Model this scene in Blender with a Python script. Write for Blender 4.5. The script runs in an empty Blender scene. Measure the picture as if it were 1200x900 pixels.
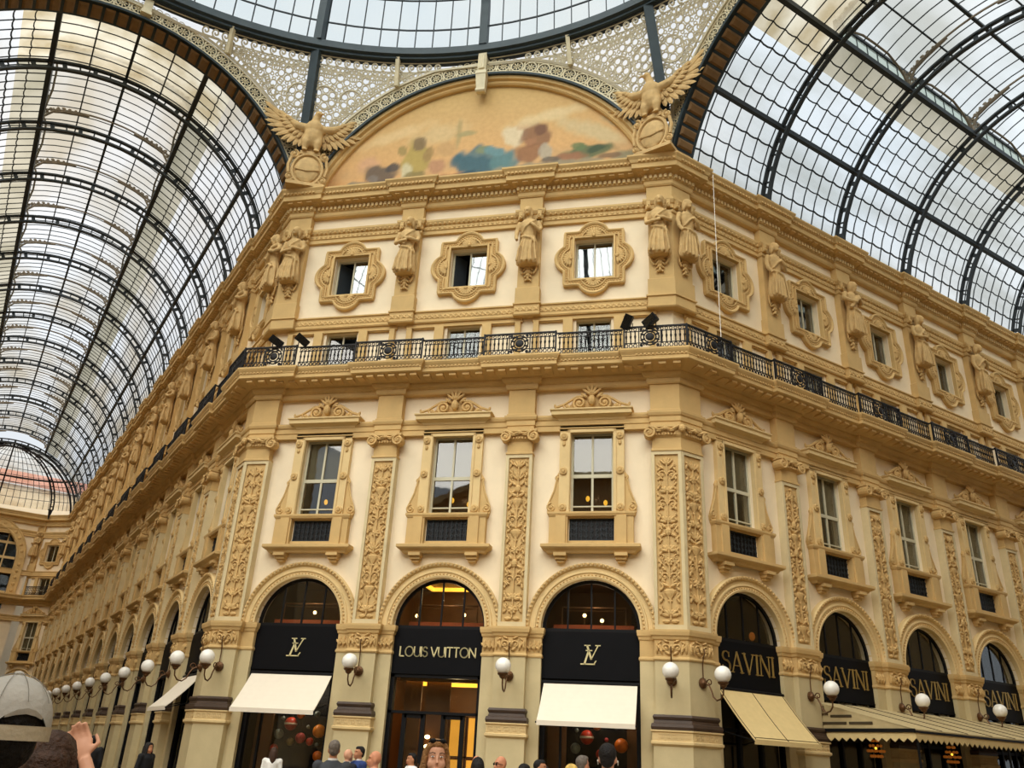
import bpy, bmesh, math, random
from mathutils import Matrix, Vector
PI = math.pi
C8 = math.sqrt(.5)
SC = bpy.context.scene
COL = SC.collection
FLOOR = 0.1
V0 = 7.645            # half length of the lunette facade (pilaster plane)
APO = 17.76           # octagon centre to that facade
CEN = (0.0, -APO)
HA = 7.15             # half width of an arcade
W0, BW = 5.14, 4.67   # first pilaster and bay on the wings

# ------------------------------------------------------------------ mesh builder
class MB:
    def __init__(s):
        s.v = []; s.f = []
    def add(s, vs, fs):
        n = len(s.v)
        s.v += [tuple(p) for p in vs]
        s.f += [tuple(i + n for i in f) for f in fs]
        return s
    def join(s, o, M=None):
        vs = o.v if M is None else [tuple(M @ Vector(p)) for p in o.v]
        return s.add(vs, o.f)
    def box(s, x0, x1, y0, y1, z0, z1):
        return s.add([(x, y, z) for z in (z0, z1) for y in (y0, y1) for x in (x0, x1)],
                     [(0, 2, 3, 1), (4, 5, 7, 6), (0, 1, 5, 4), (2, 6, 7, 3), (0, 4, 6, 2), (1, 3, 7, 5)])
    def hexa(s, p):
        return s.add(p, [(0, 3, 2, 1), (4, 5, 6, 7), (0, 1, 5, 4), (1, 2, 6, 5), (2, 3, 7, 6), (3, 0, 4, 7)])
    def quad(s, a, b, c, d):
        return s.add([a, b, c, d], [(0, 1, 2, 3)])
    def prism(s, poly, y0, y1):
        n = len(poly)
        vs = [(x, y0, z) for x, z in poly] + [(x, y1, z) for x, z in poly]
        fs = [tuple(range(n)), tuple(range(2 * n - 1, n - 1, -1))]
        fs += [(i, i + n, (i + 1) % n + n, (i + 1) % n) for i in range(n)]
        return s.add(vs, fs)
    def tube(s, pts, r, n=6, closed=False):
        P = [Vector(p) for p in pts]
        m = len(P)
        rs = list(r) if isinstance(r, (list, tuple)) else [r] * m
        vs = []; ref = None
        for i in range(m):
            if closed:
                t = P[(i + 1) % m] - P[i - 1]
            else:
                t = P[min(i + 1, m - 1)] - P[max(i - 1, 0)]
            if t.length < 1e-9:
                t = Vector((0, 0, 1))
            t.normalize()
            if ref is None:
                ref = Vector((0, 1, 0)) if abs(t.y) < .8 else Vector((1, 0, 0))
            a = (ref - t * ref.dot(t))
            if a.length < 1e-6:
                a = t.orthogonal()
            a.normalize(); ref = a
            b = t.cross(a)
            for k in range(n):
                an = 2 * PI * k / n + PI / n
                vs.append(P[i] + a * (rs[i] * math.cos(an)) + b * (rs[i] * math.sin(an)))
        fs = []
        for i in range(m if closed else m - 1):
            j = (i + 1) % m
            for k in range(n):
                l = (k + 1) % n
                fs.append((i * n + k, i * n + l, j * n + l, j * n + k))
        if not closed:
            fs.append(tuple(range(n - 1, -1, -1)))
            fs.append(tuple(range((m - 1) * n, m * n)))
        return s.add(vs, fs)
    def lathe(s, prof, n=12, cx=0, cy=0, sy=1.0, a0=0, a1=2 * PI, cap=True):
        full = abs(a1 - a0 - 2 * PI) < 1e-6
        k = n if full else n + 1
        vs = []
        for r, z in prof:
            for i in range(k):
                a = a0 + (a1 - a0) * i / n
                vs.append((cx + r * math.cos(a), cy + r * sy * math.sin(a), z))
        fs = []
        for j in range(len(prof) - 1):
            for i in range(n):
                l = (i + 1) % k
                fs.append((j * k + i, j * k + l, (j + 1) * k + l, (j + 1) * k + i))
        if full and cap:
            if prof[0][0] > 1e-5: fs.append(tuple(range(k - 1, -1, -1)))
            if prof[-1][0] > 1e-5: fs.append(tuple(range((len(prof) - 1) * k, len(prof) * k)))
        return s.add(vs, fs)
    def ell(s, c, r, nu=8, nv=5, M=None):
        c = Vector(c)
        if not isinstance(r, (tuple, list)): r = (r, r, r)
        vs = [Vector((0, 0, r[2]))]
        for j in range(1, nv):
            t = PI * j / nv
            for i in range(nu):
                a = 2 * PI * i / nu
                vs.append(Vector((r[0] * math.sin(t) * math.cos(a), r[1] * math.sin(t) * math.sin(a), r[2] * math.cos(t))))
        vs.append(Vector((0, 0, -r[2])))
        fs = [(0, 1 + i, 1 + (i + 1) % nu) for i in range(nu)]
        for j in range(nv - 2):
            o = 1 + j * nu
            fs += [(o + i, o + nu + i, o + nu + (i + 1) % nu, o + (i + 1) % nu) for i in range(nu)]
        o = 1 + (nv - 2) * nu; L = len(vs) - 1
        fs += [(o + i, L, o + (i + 1) % nu) for i in range(nu)]
        if M is not None: vs = [M @ p for p in vs]
        return s.add([p + c for p in vs], fs)
    def leaf(s, cx, cz, y, ang, ln, wd, th=.05):
        """a raised leaf in the xz plane, pointing along ang (0 = +x)"""
        return s.ell((cx + math.cos(ang) * ln / 2, y, cz + math.sin(ang) * ln / 2), (ln / 2, th, wd / 2), 6, 4,
                     Matrix.Rotation(-ang, 3, 'Y'))
    def spiral(s, cx, cz, y, r0, turns, a0, sgn, tr=.03, n=5, rin=.12):
        k = max(8, int(turns * 12)); pts = []
        for i in range(k + 1):
            t = i / k; r = r0 * (1 - t * (1 - rin))
            a = a0 + sgn * turns * 2 * PI * t
            pts.append((cx + r * math.cos(a), y, cz + r * math.sin(a)))
        s.tube(pts, [tr * (1 - .3 * i / k) for i in range(k + 1)], n)
        return s.ell((cx, y, cz), (tr * 1.5, tr * 1.3, tr * 1.5), 6, 4)
    def mould(s, path, prof, cap=True, closed=False):
        k = len(prof); vs = []
        for px, py, nx, ny in path:
            for p, z in prof:
                vs.append((px + nx * p, py + ny * p, z))
        fs = []; m = len(path)
        for j in range(m if closed else m - 1):
            l = (j + 1) % m
            for i in range(k - 1):
                fs.append((j * k + i, l * k + i, l * k + i + 1, j * k + i + 1))
        if cap and not closed:
            fs.append(tuple(range(k - 1, -1, -1))); fs.append(tuple(range((m - 1) * k, m * k)))
        return s.add(vs, fs)
    def arcmould(s, zc, prof, a0=0, a1=PI, n=28, cx=0):
        """prof: (radius, y) swept round (cx, zc) in the xz plane"""
        k = len(prof); vs = []
        for j in range(n + 1):
            a = a0 + (a1 - a0) * j / n
            for r, y in prof:
                vs.append((cx + r * math.cos(a), y, zc + r * math.sin(a)))
        fs = []
        for j in range(n):
            for i in range(k - 1):
                fs.append((j * k + i, (j + 1) * k + i, (j + 1) * k + i + 1, j * k + i + 1))
        fs.append(tuple(range(k - 1, -1, -1))); fs.append(tuple(range(n * k, n * k + k)))
        return s.add(vs, fs)
    def ribbon(s, pts, w, y0, y1, cap=True):
        """flat stroke of width w in the xz plane"""
        ws = w if isinstance(w, (list, tuple)) else [w] * (len(pts) - 1)
        for (a, b), q in zip(zip(pts[:-1], pts[1:]), ws):
            dx, dz = b[0] - a[0], b[1] - a[1]; L = math.hypot(dx, dz) or 1
            ux, uz = dx / L, dz / L; nx, nz = -uz * q / 2, ux * q / 2
            e = q * .25 if cap else 0
            p = [(a[0] - ux * e + nx, a[1] - uz * e + nz), (a[0] - ux * e - nx, a[1] - uz * e - nz),
                 (b[0] + ux * e - nx, b[1] + uz * e - nz), (b[0] + ux * e + nx, b[1] + uz * e + nz)]
            s.prism(p, y0, y1)
        return s
    def mesh(s, name, smooth=False, off=(0, 0, 0), recalc=True):
        me = bpy.data.meshes.new(name)
        ox, oy, oz = off
        me.from_pydata([(x + ox, y + oy, z + oz) for x, y, z in s.v], [], s.f)
        if recalc:
            bm = bmesh.new(); bm.from_mesh(me)
            bmesh.ops.recalc_face_normals(bm, faces=bm.faces)
            bm.to_mesh(me); bm.free()
        if smooth:
            me.polygons.foreach_set('use_smooth', [True] * len(me.polygons))
            me.set_sharp_from_angle(angle=math.radians(42))
        me.update()
        return me

def link(o, parent=None):
    COL.objects.link(o)
    if parent is not None: o.parent = parent
    return o
def obj(name, mb, mat, parent=None, smooth=False, off=(0, 0, 0), label=None):
    me = mb.mesh(name, smooth, off) if isinstance(mb, MB) else mb
    me.materials.clear(); me.materials.append(mat)
    o = bpy.data.objects.new(name, me); link(o, parent)
    if label: o['label'] = label
    return o
def struct(name, mb, mat, smooth=False, parent=None, M=None):
    o = obj(name, mb, mat, parent, smooth)
    if parent is None: o['kind'] = 'structure'
    if M is not None: o.matrix_world = M
    return o
class T:
    """a thing: an Empty at its base, parts as children; geometry is given with absolute z"""
    def __init__(s, name, label, cat, group=None, base=(0, 0, 0), M=None, kind=None):
        o = bpy.data.objects.new(name, None); o.empty_display_size = .2; link(o)
        s.o = o; s.base = base
        o['label'] = label; o['category'] = cat
        if group: o['group'] = group
        if kind: o['kind'] = kind
        s.used = False
        o.matrix_world = (M or Matrix()) @ Matrix.Translation(base)
    def part(s, name, mb, mat, parent=None, smooth=False, label=None):
        return obj(name, mb, mat, parent or s.o, smooth, tuple(-b for b in s.base), label)
def copy_tree(o, parent=None):
    c = o.copy(); COL.objects.link(c)
    if parent is not None: c.parent = parent
    for ch in o.children: copy_tree(ch, c)
    return c
def place(t, F, x, label, group=None, y=0, cat=None):
    """first use moves the thing itself, later ones copy it with all its parts"""
    o = t.o if not t.used else copy_tree(t.o)
    t.used = True
    b = t.base
    o.matrix_world = F @ Matrix.Translation((x + b[0], y + b[1], b[2]))
    o['label'] = label
    if group: o['group'] = group
    elif 'group' in o: del o['group']
    return o
def remesh(mb, voxel, smooth=2, name='tmp', decimate=None):
    """fuse overlapping closed pieces into one continuous surface"""
    me = mb.mesh(name)
    o = bpy.data.objects.new(name, me); COL.objects.link(o)
    m = o.modifiers.new('r', 'REMESH'); m.mode = 'VOXEL'; m.voxel_size = voxel; m.use_smooth_shade = True
    if smooth:
        k = o.modifiers.new('s', 'SMOOTH'); k.factor = .5; k.iterations = smooth
    if decimate:
        d = o.modifiers.new('d', 'DECIMATE'); d.ratio = decimate
    dg = bpy.context.evaluated_depsgraph_get()
    out = bpy.data.meshes.new_from_object(o.evaluated_get(dg))
    bpy.data.objects.remove(o); bpy.data.meshes.remove(me)
    out.polygons.foreach_set('use_smooth', [True] * len(out.polygons))
    out.name = name
    return out
def shift(me, off):
    me.transform(Matrix.Translation(off)); return me

# ------------------------------------------------------------------ materials (all procedural)
def lin(c):
    return tuple(((x / 255) / 12.92 if x / 255 <= .04045 else ((x / 255 + .055) / 1.055) ** 2.4) for x in c)
def mat(name, col, rough=.7, var=.12, scale=3.0, bump=0.0, bscale=30, metal=0.0, dirt=0.0, emit=None, estr=0, spec=.3, col2=None):
    m = bpy.data.materials.new(name); m.use_nodes = True
    N = m.node_tree.nodes; L = m.node_tree.links
    b = N['Principled BSDF']
    b.inputs['Roughness'].default_value = rough; b.inputs['Metallic'].default_value = metal
    b.inputs['Specular IOR Level'].default_value = spec
    c = lin(col)
    tc = N.new('ShaderNodeTexCoord')
    nz = N.new('ShaderNodeTexNoise'); nz.inputs['Scale'].default_value = scale; nz.inputs['Detail'].default_value = 5
    L.new(tc.outputs['Object'], nz.inputs['Vector'])
    cr = N.new('ShaderNodeValToRGB')
    lo = tuple(x * (1 - var) for x in c) if col2 is None else lin(col2)
    hi = tuple(min(1, x * (1 + var)) for x in c)
    cr.color_ramp.elements[0].position = .3; cr.color_ramp.elements[1].position = .7
    cr.color_ramp.elements[0].color = (*lo, 1); cr.color_ramp.elements[1].color = (*hi, 1)
    L.new(nz.outputs['Fac'], cr.inputs['Fac'])
    out = cr.outputs['Color']
    if dirt:
        n2 = N.new('ShaderNodeTexNoise'); n2.inputs['Scale'].default_value = scale * .35; n2.inputs['Detail'].default_value = 8
        n2.inputs['Roughness'].default_value = .7
        L.new(tc.outputs['Object'], n2.inputs['Vector'])
        r2 = N.new('ShaderNodeValToRGB'); r2.color_ramp.elements[0].position = .42; r2.color_ramp.elements[1].position = .62
        r2.color_ramp.elements[0].color = (1 - dirt,) * 3 + (1,); r2.color_ramp.elements[1].color = (1, 1, 1, 1)
        L.new(n2.outputs['Fac'], r2.inputs['Fac'])
        mx = N.new('ShaderNodeMix'); mx.data_type = 'RGBA'; mx.blend_type = 'MULTIPLY'; mx.inputs[0].default_value = 1
        L.new(out, mx.inputs[6]); L.new(r2.outputs['Color'], mx.inputs[7]); out = mx.outputs[2]
    L.new(out, b.inputs['Base Color'])
    if bump:
        n3 = N.new('ShaderNodeTexNoise'); n3.inputs['Scale'].default_value = bscale; n3.inputs['Detail'].default_value = 4
        L.new(tc.outputs['Object'], n3.inputs['Vector'])
        bp = N.new('ShaderNodeBump'); bp.inputs['Strength'].default_value = bump; bp.inputs['Distance'].default_value = .02
        L.new(n3.outputs['Fac'], bp.inputs['Height']); L.new(bp.outputs['Normal'], b.inputs['Normal'])
    if emit:
        b.inputs['Emission Color'].default_value = (*lin(emit), 1); b.inputs['Emission Strength'].default_value = estr
    return m
def glass_mat(name, tint, mirror, rough=.02, glosscol=(1, 1, 1), grow=.3):
    """pane: see-through with a mirror share that grows towards grazing"""
    m = bpy.data.materials.new(name); m.use_nodes = True
    N = m.node_tree.nodes; L = m.node_tree.links; N.clear()
    out = N.new('ShaderNodeOutputMaterial'); mx = N.new('ShaderNodeMixShader')
    tr = N.new('ShaderNodeBsdfTransparent'); tr.inputs['Color'].default_value = (*tint, 1)
    gl = N.new('ShaderNodeBsdfGlossy'); gl.inputs['Roughness'].default_value = rough; gl.inputs['Color'].default_value = (*glosscol, 1)
    lw = N.new('ShaderNodeLayerWeight'); lw.inputs['Blend'].default_value = .25
    mp = N.new('ShaderNodeMapRange'); mp.inputs['To Min'].default_value = mirror; mp.inputs['To Max'].default_value = min(1, mirror + grow)
    L.new(lw.outputs['Facing'], mp.inputs['Value']); L.new(mp.outputs['Result'], mx.inputs['Fac'])
    tc = N.new('ShaderNodeTexCoord'); nz = N.new('ShaderNodeTexNoise'); nz.inputs['Scale'].default_value = 1.3
    bp = N.new('ShaderNodeBump'); bp.inputs['Strength'].default_value = .05; bp.inputs['Distance'].default_value = .02
    L.new(tc.outputs['Object'], nz.inputs['Vector']); L.new(nz.outputs['Fac'], bp.inputs['Height']); L.new(bp.outputs['Normal'], gl.inputs['Normal'])
    L.new(tr.outputs[0], mx.inputs[1]); L.new(gl.outputs[0], mx.inputs[2]); L.new(mx.outputs[0], out.inputs[0])
    return m
def roof_glass(name, clear, tint, stain, streak=(1.5, .25, 1.5), amount=.5):
    """weathered roof glass: part clear, part milky, with dirty streaks of its own"""
    m = bpy.data.materials.new(name); m.use_nodes = True
    N = m.node_tree.nodes; L = m.node_tree.links; N.clear()
    out = N.new('ShaderNodeOutputMaterial')
    tc = N.new('ShaderNodeTexCoord'); mp = N.new('ShaderNodeMapping'); mp.inputs['Scale'].default_value = streak
    nz = N.new('ShaderNodeTexNoise'); nz.inputs['Scale'].default_value = 1.0; nz.inputs['Detail'].default_value = 4
    L.new(tc.outputs['Object'], mp.inputs['Vector']); L.new(mp.outputs['Vector'], nz.inputs['Vector'])
    cr = N.new('ShaderNodeValToRGB'); cr.color_ramp.elements[0].position = .38; cr.color_ramp.elements[1].position = .66
    cr.color_ramp.elements[0].color = (*tint, 1)
    cr.color_ramp.elements[1].color = tuple(a * (1 - amount) + b * amount for a, b in zip(tint, stain)) + (1,)
    L.new(nz.outputs['Fac'], cr.inputs['Fac'])
    tr = N.new('ShaderNodeBsdfTransparent'); tl = N.new('ShaderNodeBsdfTranslucent')
    L.new(cr.outputs['Color'], tr.inputs['Color']); L.new(cr.outputs['Color'], tl.inputs['Color'])
    mx = N.new('ShaderNodeMixShader'); mx.inputs['Fac'].default_value = 1 - clear
    L.new(tr.outputs[0], mx.inputs[1]); L.new(tl.outputs[0], mx.inputs[2]); L.new(mx.outputs[0], out.inputs[0])
    return m
M_ = {}
M_['plaster'] = mat('cream_plaster', (240, 222, 190), .85, .05, .8, .15, 60, dirt=.07)
M_['stone'] = mat('ochre_stone', (209, 175, 117), .8, .08, 1.2, .2, 40, dirt=.12)
M_['stonelt'] = mat('pale_stone', (222, 194, 140), .8, .06, 1.5, .2, 40, dirt=.1)
M_['grey'] = mat('greyish_stone', (214, 196, 154), .8, .06, 1.5, .2, 40, dirt=.1)
M_['relief'] = mat('ochre_relief_stone', (209, 173, 114), .75, .1, 4, .2, 40, dirt=.12)
M_['statue'] = mat('statue_stone', (202, 168, 113), .75, .1, 4, .25, 30, dirt=.14)
M_['pier'] = mat('pier_stone', (206, 188, 144), .75, .06, 1.0, .1, 40, dirt=.12)
M_['brown'] = mat('dark_brown_stone', (72, 56, 44), .45, .15, 3)
M_['iron'] = mat('painted_iron', (50, 56, 60), .55, .1, 3, metal=.2)
M_['teal'] = mat('slate_painted_iron', (48, 60, 65), .5, .1, 2, metal=.1)
M_['black'] = mat('black_iron', (26, 24, 24), .5, .1, 3, metal=.3)
M_['cream'] = mat('cream_painted_iron', (218, 206, 172), .6, .08, 4, dirt=.08)
M_['tracery'] = mat('beige_tracery_iron', (206, 196, 168), .6, .08, 4, dirt=.08)
M_['coffer'] = mat('brown_coffer', (120, 92, 58), .7, .15, 3)
M_['signblk'] = mat('black_sign_panel', (9, 9, 12), .6, .15, 2, spec=.12)
M_['frameblk'] = mat('black_shop_frame', (12, 12, 14), .5, .1, 2, spec=.2)
M_['gold'] = mat('pale_gold_letter', (214, 200, 150), .4, .05, 6, metal=.0)
M_['golddk'] = mat('brass_letter', (176, 146, 84), .35, .08, 6, metal=.5)
M_['awning'] = mat('ivory_canvas', (228, 216, 196), .9, .02, 5)
M_['awnbeige'] = mat('beige_canvas', (214, 188, 132), .9, .04, 5)
M_['canopy'] = mat('olive_beige_canvas', (186, 166, 122), .9, .06, 5)
M_['canseam'] = mat('dark_seam', (70, 58, 38), .9)
M_['sash'] = mat('greyish_window_paint', (196, 190, 164), .6, .04, 5)
M_['blind'] = mat('grey_roman_blind', (170, 164, 146), .9, .06, 4)
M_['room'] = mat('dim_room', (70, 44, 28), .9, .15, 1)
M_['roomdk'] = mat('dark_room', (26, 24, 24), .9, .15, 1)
M_['wood'] = mat('brown_wood_panel', (104, 68, 38), .5, .2, 1.5)
M_['globe'] = mat('opal_glass', (242, 238, 228), .25, .02, 3, spec=.5)
M_['brass'] = mat('dark_brass', (96, 66, 40), .45, .15, 6, metal=.5)
M_['amber'] = mat('amber_backlight', (235, 170, 70), .6, .08, 1.5, emit=(255, 176, 60), estr=.55)
M_['lampwarm'] = mat('warm_lamp', (255, 235, 190), .4, 0, 3, emit=(255, 214, 140), estr=6)
M_['cove'] = mat('cove_light', (255, 200, 90), .4, 0, 3, emit=(255, 190, 60), estr=1.6)
M_['glass'] = glass_mat('window_glass', (.72, .72, .68), .05, grow=.2)
M_['glassmir'] = glass_mat('bright_window_glass', (.4, .42, .42), .16, grow=.3)
M_['shopglass'] = glass_mat('shop_glass', (.85, .85, .82), .02, grow=.16)
M_['roofL'] = roof_glass('left_roof_glass', .86, (.95, .96, .98), (.60, .50, .34), (.22, .1, .5), .75)
M_['roofR'] = roof_glass('right_roof_glass', .86, (.92, .97, 1.0), (.5, .51, .46), (.25, .12, .5), .75)
M_['roofD'] = roof_glass('dome_glass', .88, (.94, 1.0, 1.0), (.84, .93, .96), (.3, .3, .3), .5)
M_['roofE'] = roof_glass('end_roof_glass', .75, (.92, .9, .84), (.6, .48, .34), (.5, .5, 1.2), .6)
M_['roofS'] = roof_glass('soiled_overhang_beige_glass', .55, (.78, .72, .58), (.46, .37, .22), (.6, .7, .6), .9)  # tone of the outer roof overhead put into the dirty beige glass
M_['roofG'] = roof_glass('eave_shade_grey_glass', .6, (.54, .50, .40), (.36, .33, .24), (.4, .5, .4), .8)  # shade of the raised roof's eave put into the streaked glass colour
M_['bracket'] = mat('taupe_iron', (124, 112, 94), .6, .1, 4)
M_['terra'] = mat('terracotta_front', (176, 84, 44), .6, .1, 3)
M_['outer'] = mat('outer_rosy_roof', (176, 120, 104), .9, .12, .5)
M_['riser'] = roof_glass('green_riser_glass', .5, (.72, .82, .74), (.6, .7, .6), (.5, .5, .5), .4)
M_['floor'] = mat('pale_mosaic_floor', (116, 102, 80), .4, .15, .8, dirt=.15)
def planet(nm, a, b): return mat(nm, a, .4, .1, 6, col2=b)
SKY_STRENGTH, SUN_STRENGTH, EXPOSURE = 0.80, 4.8, 0.2
# ------------------------------------------------------------------ facade frames (local x along the wall, -y towards the open space)
F_C = Matrix()
F_R = Matrix.Translation((V0, 0, 0)) @ Matrix.Rotation(PI / 4, 4, 'Z')
F_L = Matrix.Translation((-V0, 0, 0)) @ Matrix.Rotation(-PI / 4, 4, 'Z')
NR, NL = 8, 14                       # pilasters on each wing
PIL_R = [W0 + i * BW for i in range(NR)]
PIL_L = [-(W0 + i * BW) for i in range(NL)]
BAY_R = [W0 - BW / 2 + .48 * 0 + i * BW for i in range(NR)]
BAY_L = [-b for b in [W0 - BW / 2 + i * BW for i in range(NL)]]
PIL_C = [-2.375, 2.375]
BAY_C = [-4.765, 0.0, 4.765]
END_S = W0 + 13 * BW                 # where the left wing starts to curve into its end
RC = 3.2                             # radius of that curve
M225 = math.tan(PI / 8)
def xf(F, node):
    x, y, nx, ny = node
    p = F @ Vector((x, y, 0)); n = F.to_3x3() @ Vector((nx, ny, 0))
    return (p.x, p.y, n.x, n.y)
def ress(c, hw, e):
    return [(c - hw, e, -1, -1), (c - hw, 0, -1, -1), (c + hw, 0, 1, -1), (c + hw, e, 1, -1)]
def long_path(hw=.44, ca=.95, e=.15, full=True):
    """plan of every string course: end wall, curve, left wing, lunette facade, right wing, breaking forward at the pilasters.
    e is how far the wall course lies behind the pilaster course."""
    nodes = []
    # far end of the left wing: wall across, then a quarter curve (concave)
    L = []
    k = (RC + e) / RC
    L.append((-(END_S + RC) - e, -2 * HA + RC, 1, 0))
    for ux, uy in ((-3.2, 0), (-3.11, .919), (-.919, 3.11), (0, 3.2)):
        q = math.hypot(ux, uy)
        L.append((-END_S + ux * k, -RC + uy * k, -ux / q * 1.02, -uy / q * 1.02))
    for c in sorted(PIL_L):
        if c < -END_S + 1: continue
        L += ress(c, hw, e)
    L += [(-ca, e, -1, -1), (-ca, 0, -1, -1)]
    nodes += [xf(F_L, q) for q in L]
    nodes.append(xf(F_C, (-V0, 0, -M225, -1)))
    K = [(-V0 + ca, 0, 1, -1), (-V0 + ca, e, 1, -1)]
    for c in PIL_C: K += ress(c, hw, e)
    K += [(V0 - ca, e, -1, -1), (V0 - ca, 0, -1, -1), (V0, 0, M225, -1)]
    nodes += [xf(F_C, q) for q in K]
    R = [(ca, 0, 1, -1), (ca, e, 1, -1)]
    for c in PIL_R: R += ress(c, hw, e)
    R.append((PIL_R[-1] + BW, e, 0, -1))
    nodes += [xf(F_R, q) for q in R]
    return nodes

# ------------------------------------------------------------------ walls with their openings
RA, ZA = 1.5, 5.42
WY = .3                                # wall plane lies this far behind the pilaster fronts
OPEN = [(.69, 9.0, 11.8), (.62, 14.2, 16.1), (.70, 17.75, 19.45), (.71, 8.12, 8.84)]
def wall_bay(mb, c, x0, x1, depth=.4):
    """wall between x0 and x1 with an arch and the windows centred on c"""
    y = WY
    def R(a, b, z0, z1):
        if b - a > 1e-4 and z1 - z0 > 1e-4: mb.quad((a, y, z0), (b, y, z0), (b, y, z1), (a, y, z1))
    R(x0, c - RA, 0, ZA); R(c + RA, x1, 0, ZA)
    n = 24; top = ZA + RA + .08
    R(x0, c - RA, ZA, top); R(c + RA, x1, ZA, top)
    arc = [(c - RA * math.cos(PI * i / n), ZA + RA * math.sin(PI * i / n)) for i in range(n + 1)]
    for (ax, az), (bx, bz) in zip(arc[:-1], arc[1:]):
        mb.quad((ax, y, az), (bx, y, bz), (bx, y, top), (ax, y, top))
        mb.quad((ax, y, az), (bx, y, bz), (bx, y + depth, bz), (ax, y + depth, az))
    for sx in (-RA, RA):
        mb.quad((c + sx, y, 0), (c + sx, y + depth, 0), (c + sx, y + depth, ZA), (c + sx, y, ZA))
    z = top
    for hw, a, b in sorted(OPEN, key=lambda q: q[1]):
        R(x0, x1, z, a); R(x0, c - hw, a, b); R(c + hw, x1, a, b)
        d = depth if hw != .71 else .12
        mb.quad((c - hw, y, a), (c - hw, y + d, a), (c - hw, y + d, b), (c - hw, y, b))
        mb.quad((c + hw, y, a), (c + hw, y + d, a), (c + hw, y + d, b), (c + hw, y, b))
        mb.quad((c - hw, y, a), (c + hw, y, a), (c + hw, y + d, a), (c - hw, y + d, a))
        mb.quad((c - hw, y, b), (c + hw, y, b), (c + hw, y + d, b), (c - hw, y + d, b))
        if hw == .71: mb.quad((c - hw, y + d, a), (c + hw, y + d, a), (c + hw, y + d, b), (c - hw, y + d, b))
        z = b
    R(x0, x1, z, 22.4)
def wall(name, F, bays, lo, hi):
    mb = MB(); bs = sorted(bays)
    ed = [lo] + [(a + b) / 2 for a, b in zip(bs[:-1], bs[1:])] + [hi]
    for c, a, b in zip(bs, ed[:-1], ed[1:]): wall_bay(mb, c, a, b)
    return struct(name, mb, M_['plaster'], M=F)
# corner: the wall plane (.3 behind) of neighbouring facades meets at the mitre
cut = WY * M225
wall('wall_center', F_C, BAY_C, -V0 + cut, V0 - cut)
wall('wall_right', F_R, BAY_R, cut, PIL_R[-1] + BW)
wall('wall_left', F_L, BAY_L, -END_S - .6, -cut)

# dark rooms behind the openings
def room_shell(name, F, c, half, z0, z1, y0, y1, m):
    mb = MB()
    mb.quad((c - half, y1, z0), (c + half, y1, z0), (c + half, y1, z1), (c - half, y1, z1))
    for sx in (-half, half):
        mb.quad((c + sx, y0, z0), (c + sx, y1, z0), (c + sx, y1, z1), (c + sx, y0, z1))
    for z in (z0, z1):
        mb.quad((c - half, y0, z), (c + half, y0, z), (c + half, y1, z), (c - half, y1, z))
    return struct(name, mb, m, M=F)
for F, bays, nm in ((F_C, BAY_C, 'center'), (F_R, BAY_R, 'right'), (F_L, BAY_L, 'left')):
    for c in bays:
        if nm != 'center':
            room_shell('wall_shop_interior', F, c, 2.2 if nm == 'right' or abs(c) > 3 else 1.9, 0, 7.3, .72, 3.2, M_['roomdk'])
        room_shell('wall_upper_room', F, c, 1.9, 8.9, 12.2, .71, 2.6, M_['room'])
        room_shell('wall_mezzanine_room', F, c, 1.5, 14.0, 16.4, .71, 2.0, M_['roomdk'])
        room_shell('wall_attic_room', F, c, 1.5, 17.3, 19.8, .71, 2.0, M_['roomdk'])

# floor
struct('floor', MB().box(-80, 60, -60, 62, FLOOR - .3, FLOOR), M_['floor'])

# ------------------------------------------------------------------ string courses and cornices (continuous round the whole place)
P1 = long_path(.46, .95, .12)
# architrave behind the capitals
arch_prof = [(-.3, 11.80), (.0, 11.80), (.0, 11.98), (.03, 12.0), (.03, 12.16), (.07, 12.2), (.1, 12.28), (.1, 12.34), (-.3, 12.36)]
struct('trim_1', MB().mould(P1, arch_prof), M_['stone'])
# bands of the upper storey
P2 = long_path(.46, .95, .16)
band_prof = [(-.3, 16.25), (.02, 16.25), (.05, 16.3), (.0, 16.34), (.0, 16.68), (.05, 16.71), (.05, 16.76), (-.3, 16.78)]
struct('trim_2', MB().mould(P2, band_prof), M_['stone'])
mold_prof = [(-.3, 20.2), (-.02, 20.2), (-.02, 20.36), (.02, 20.38), (.02, 20.55), (.06, 20.58), (.12, 20.7), (.12, 20.78), (-.3, 20.8)]
struct('trim_3', MB().mould(P2, mold_prof), M_['stone'])
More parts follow.
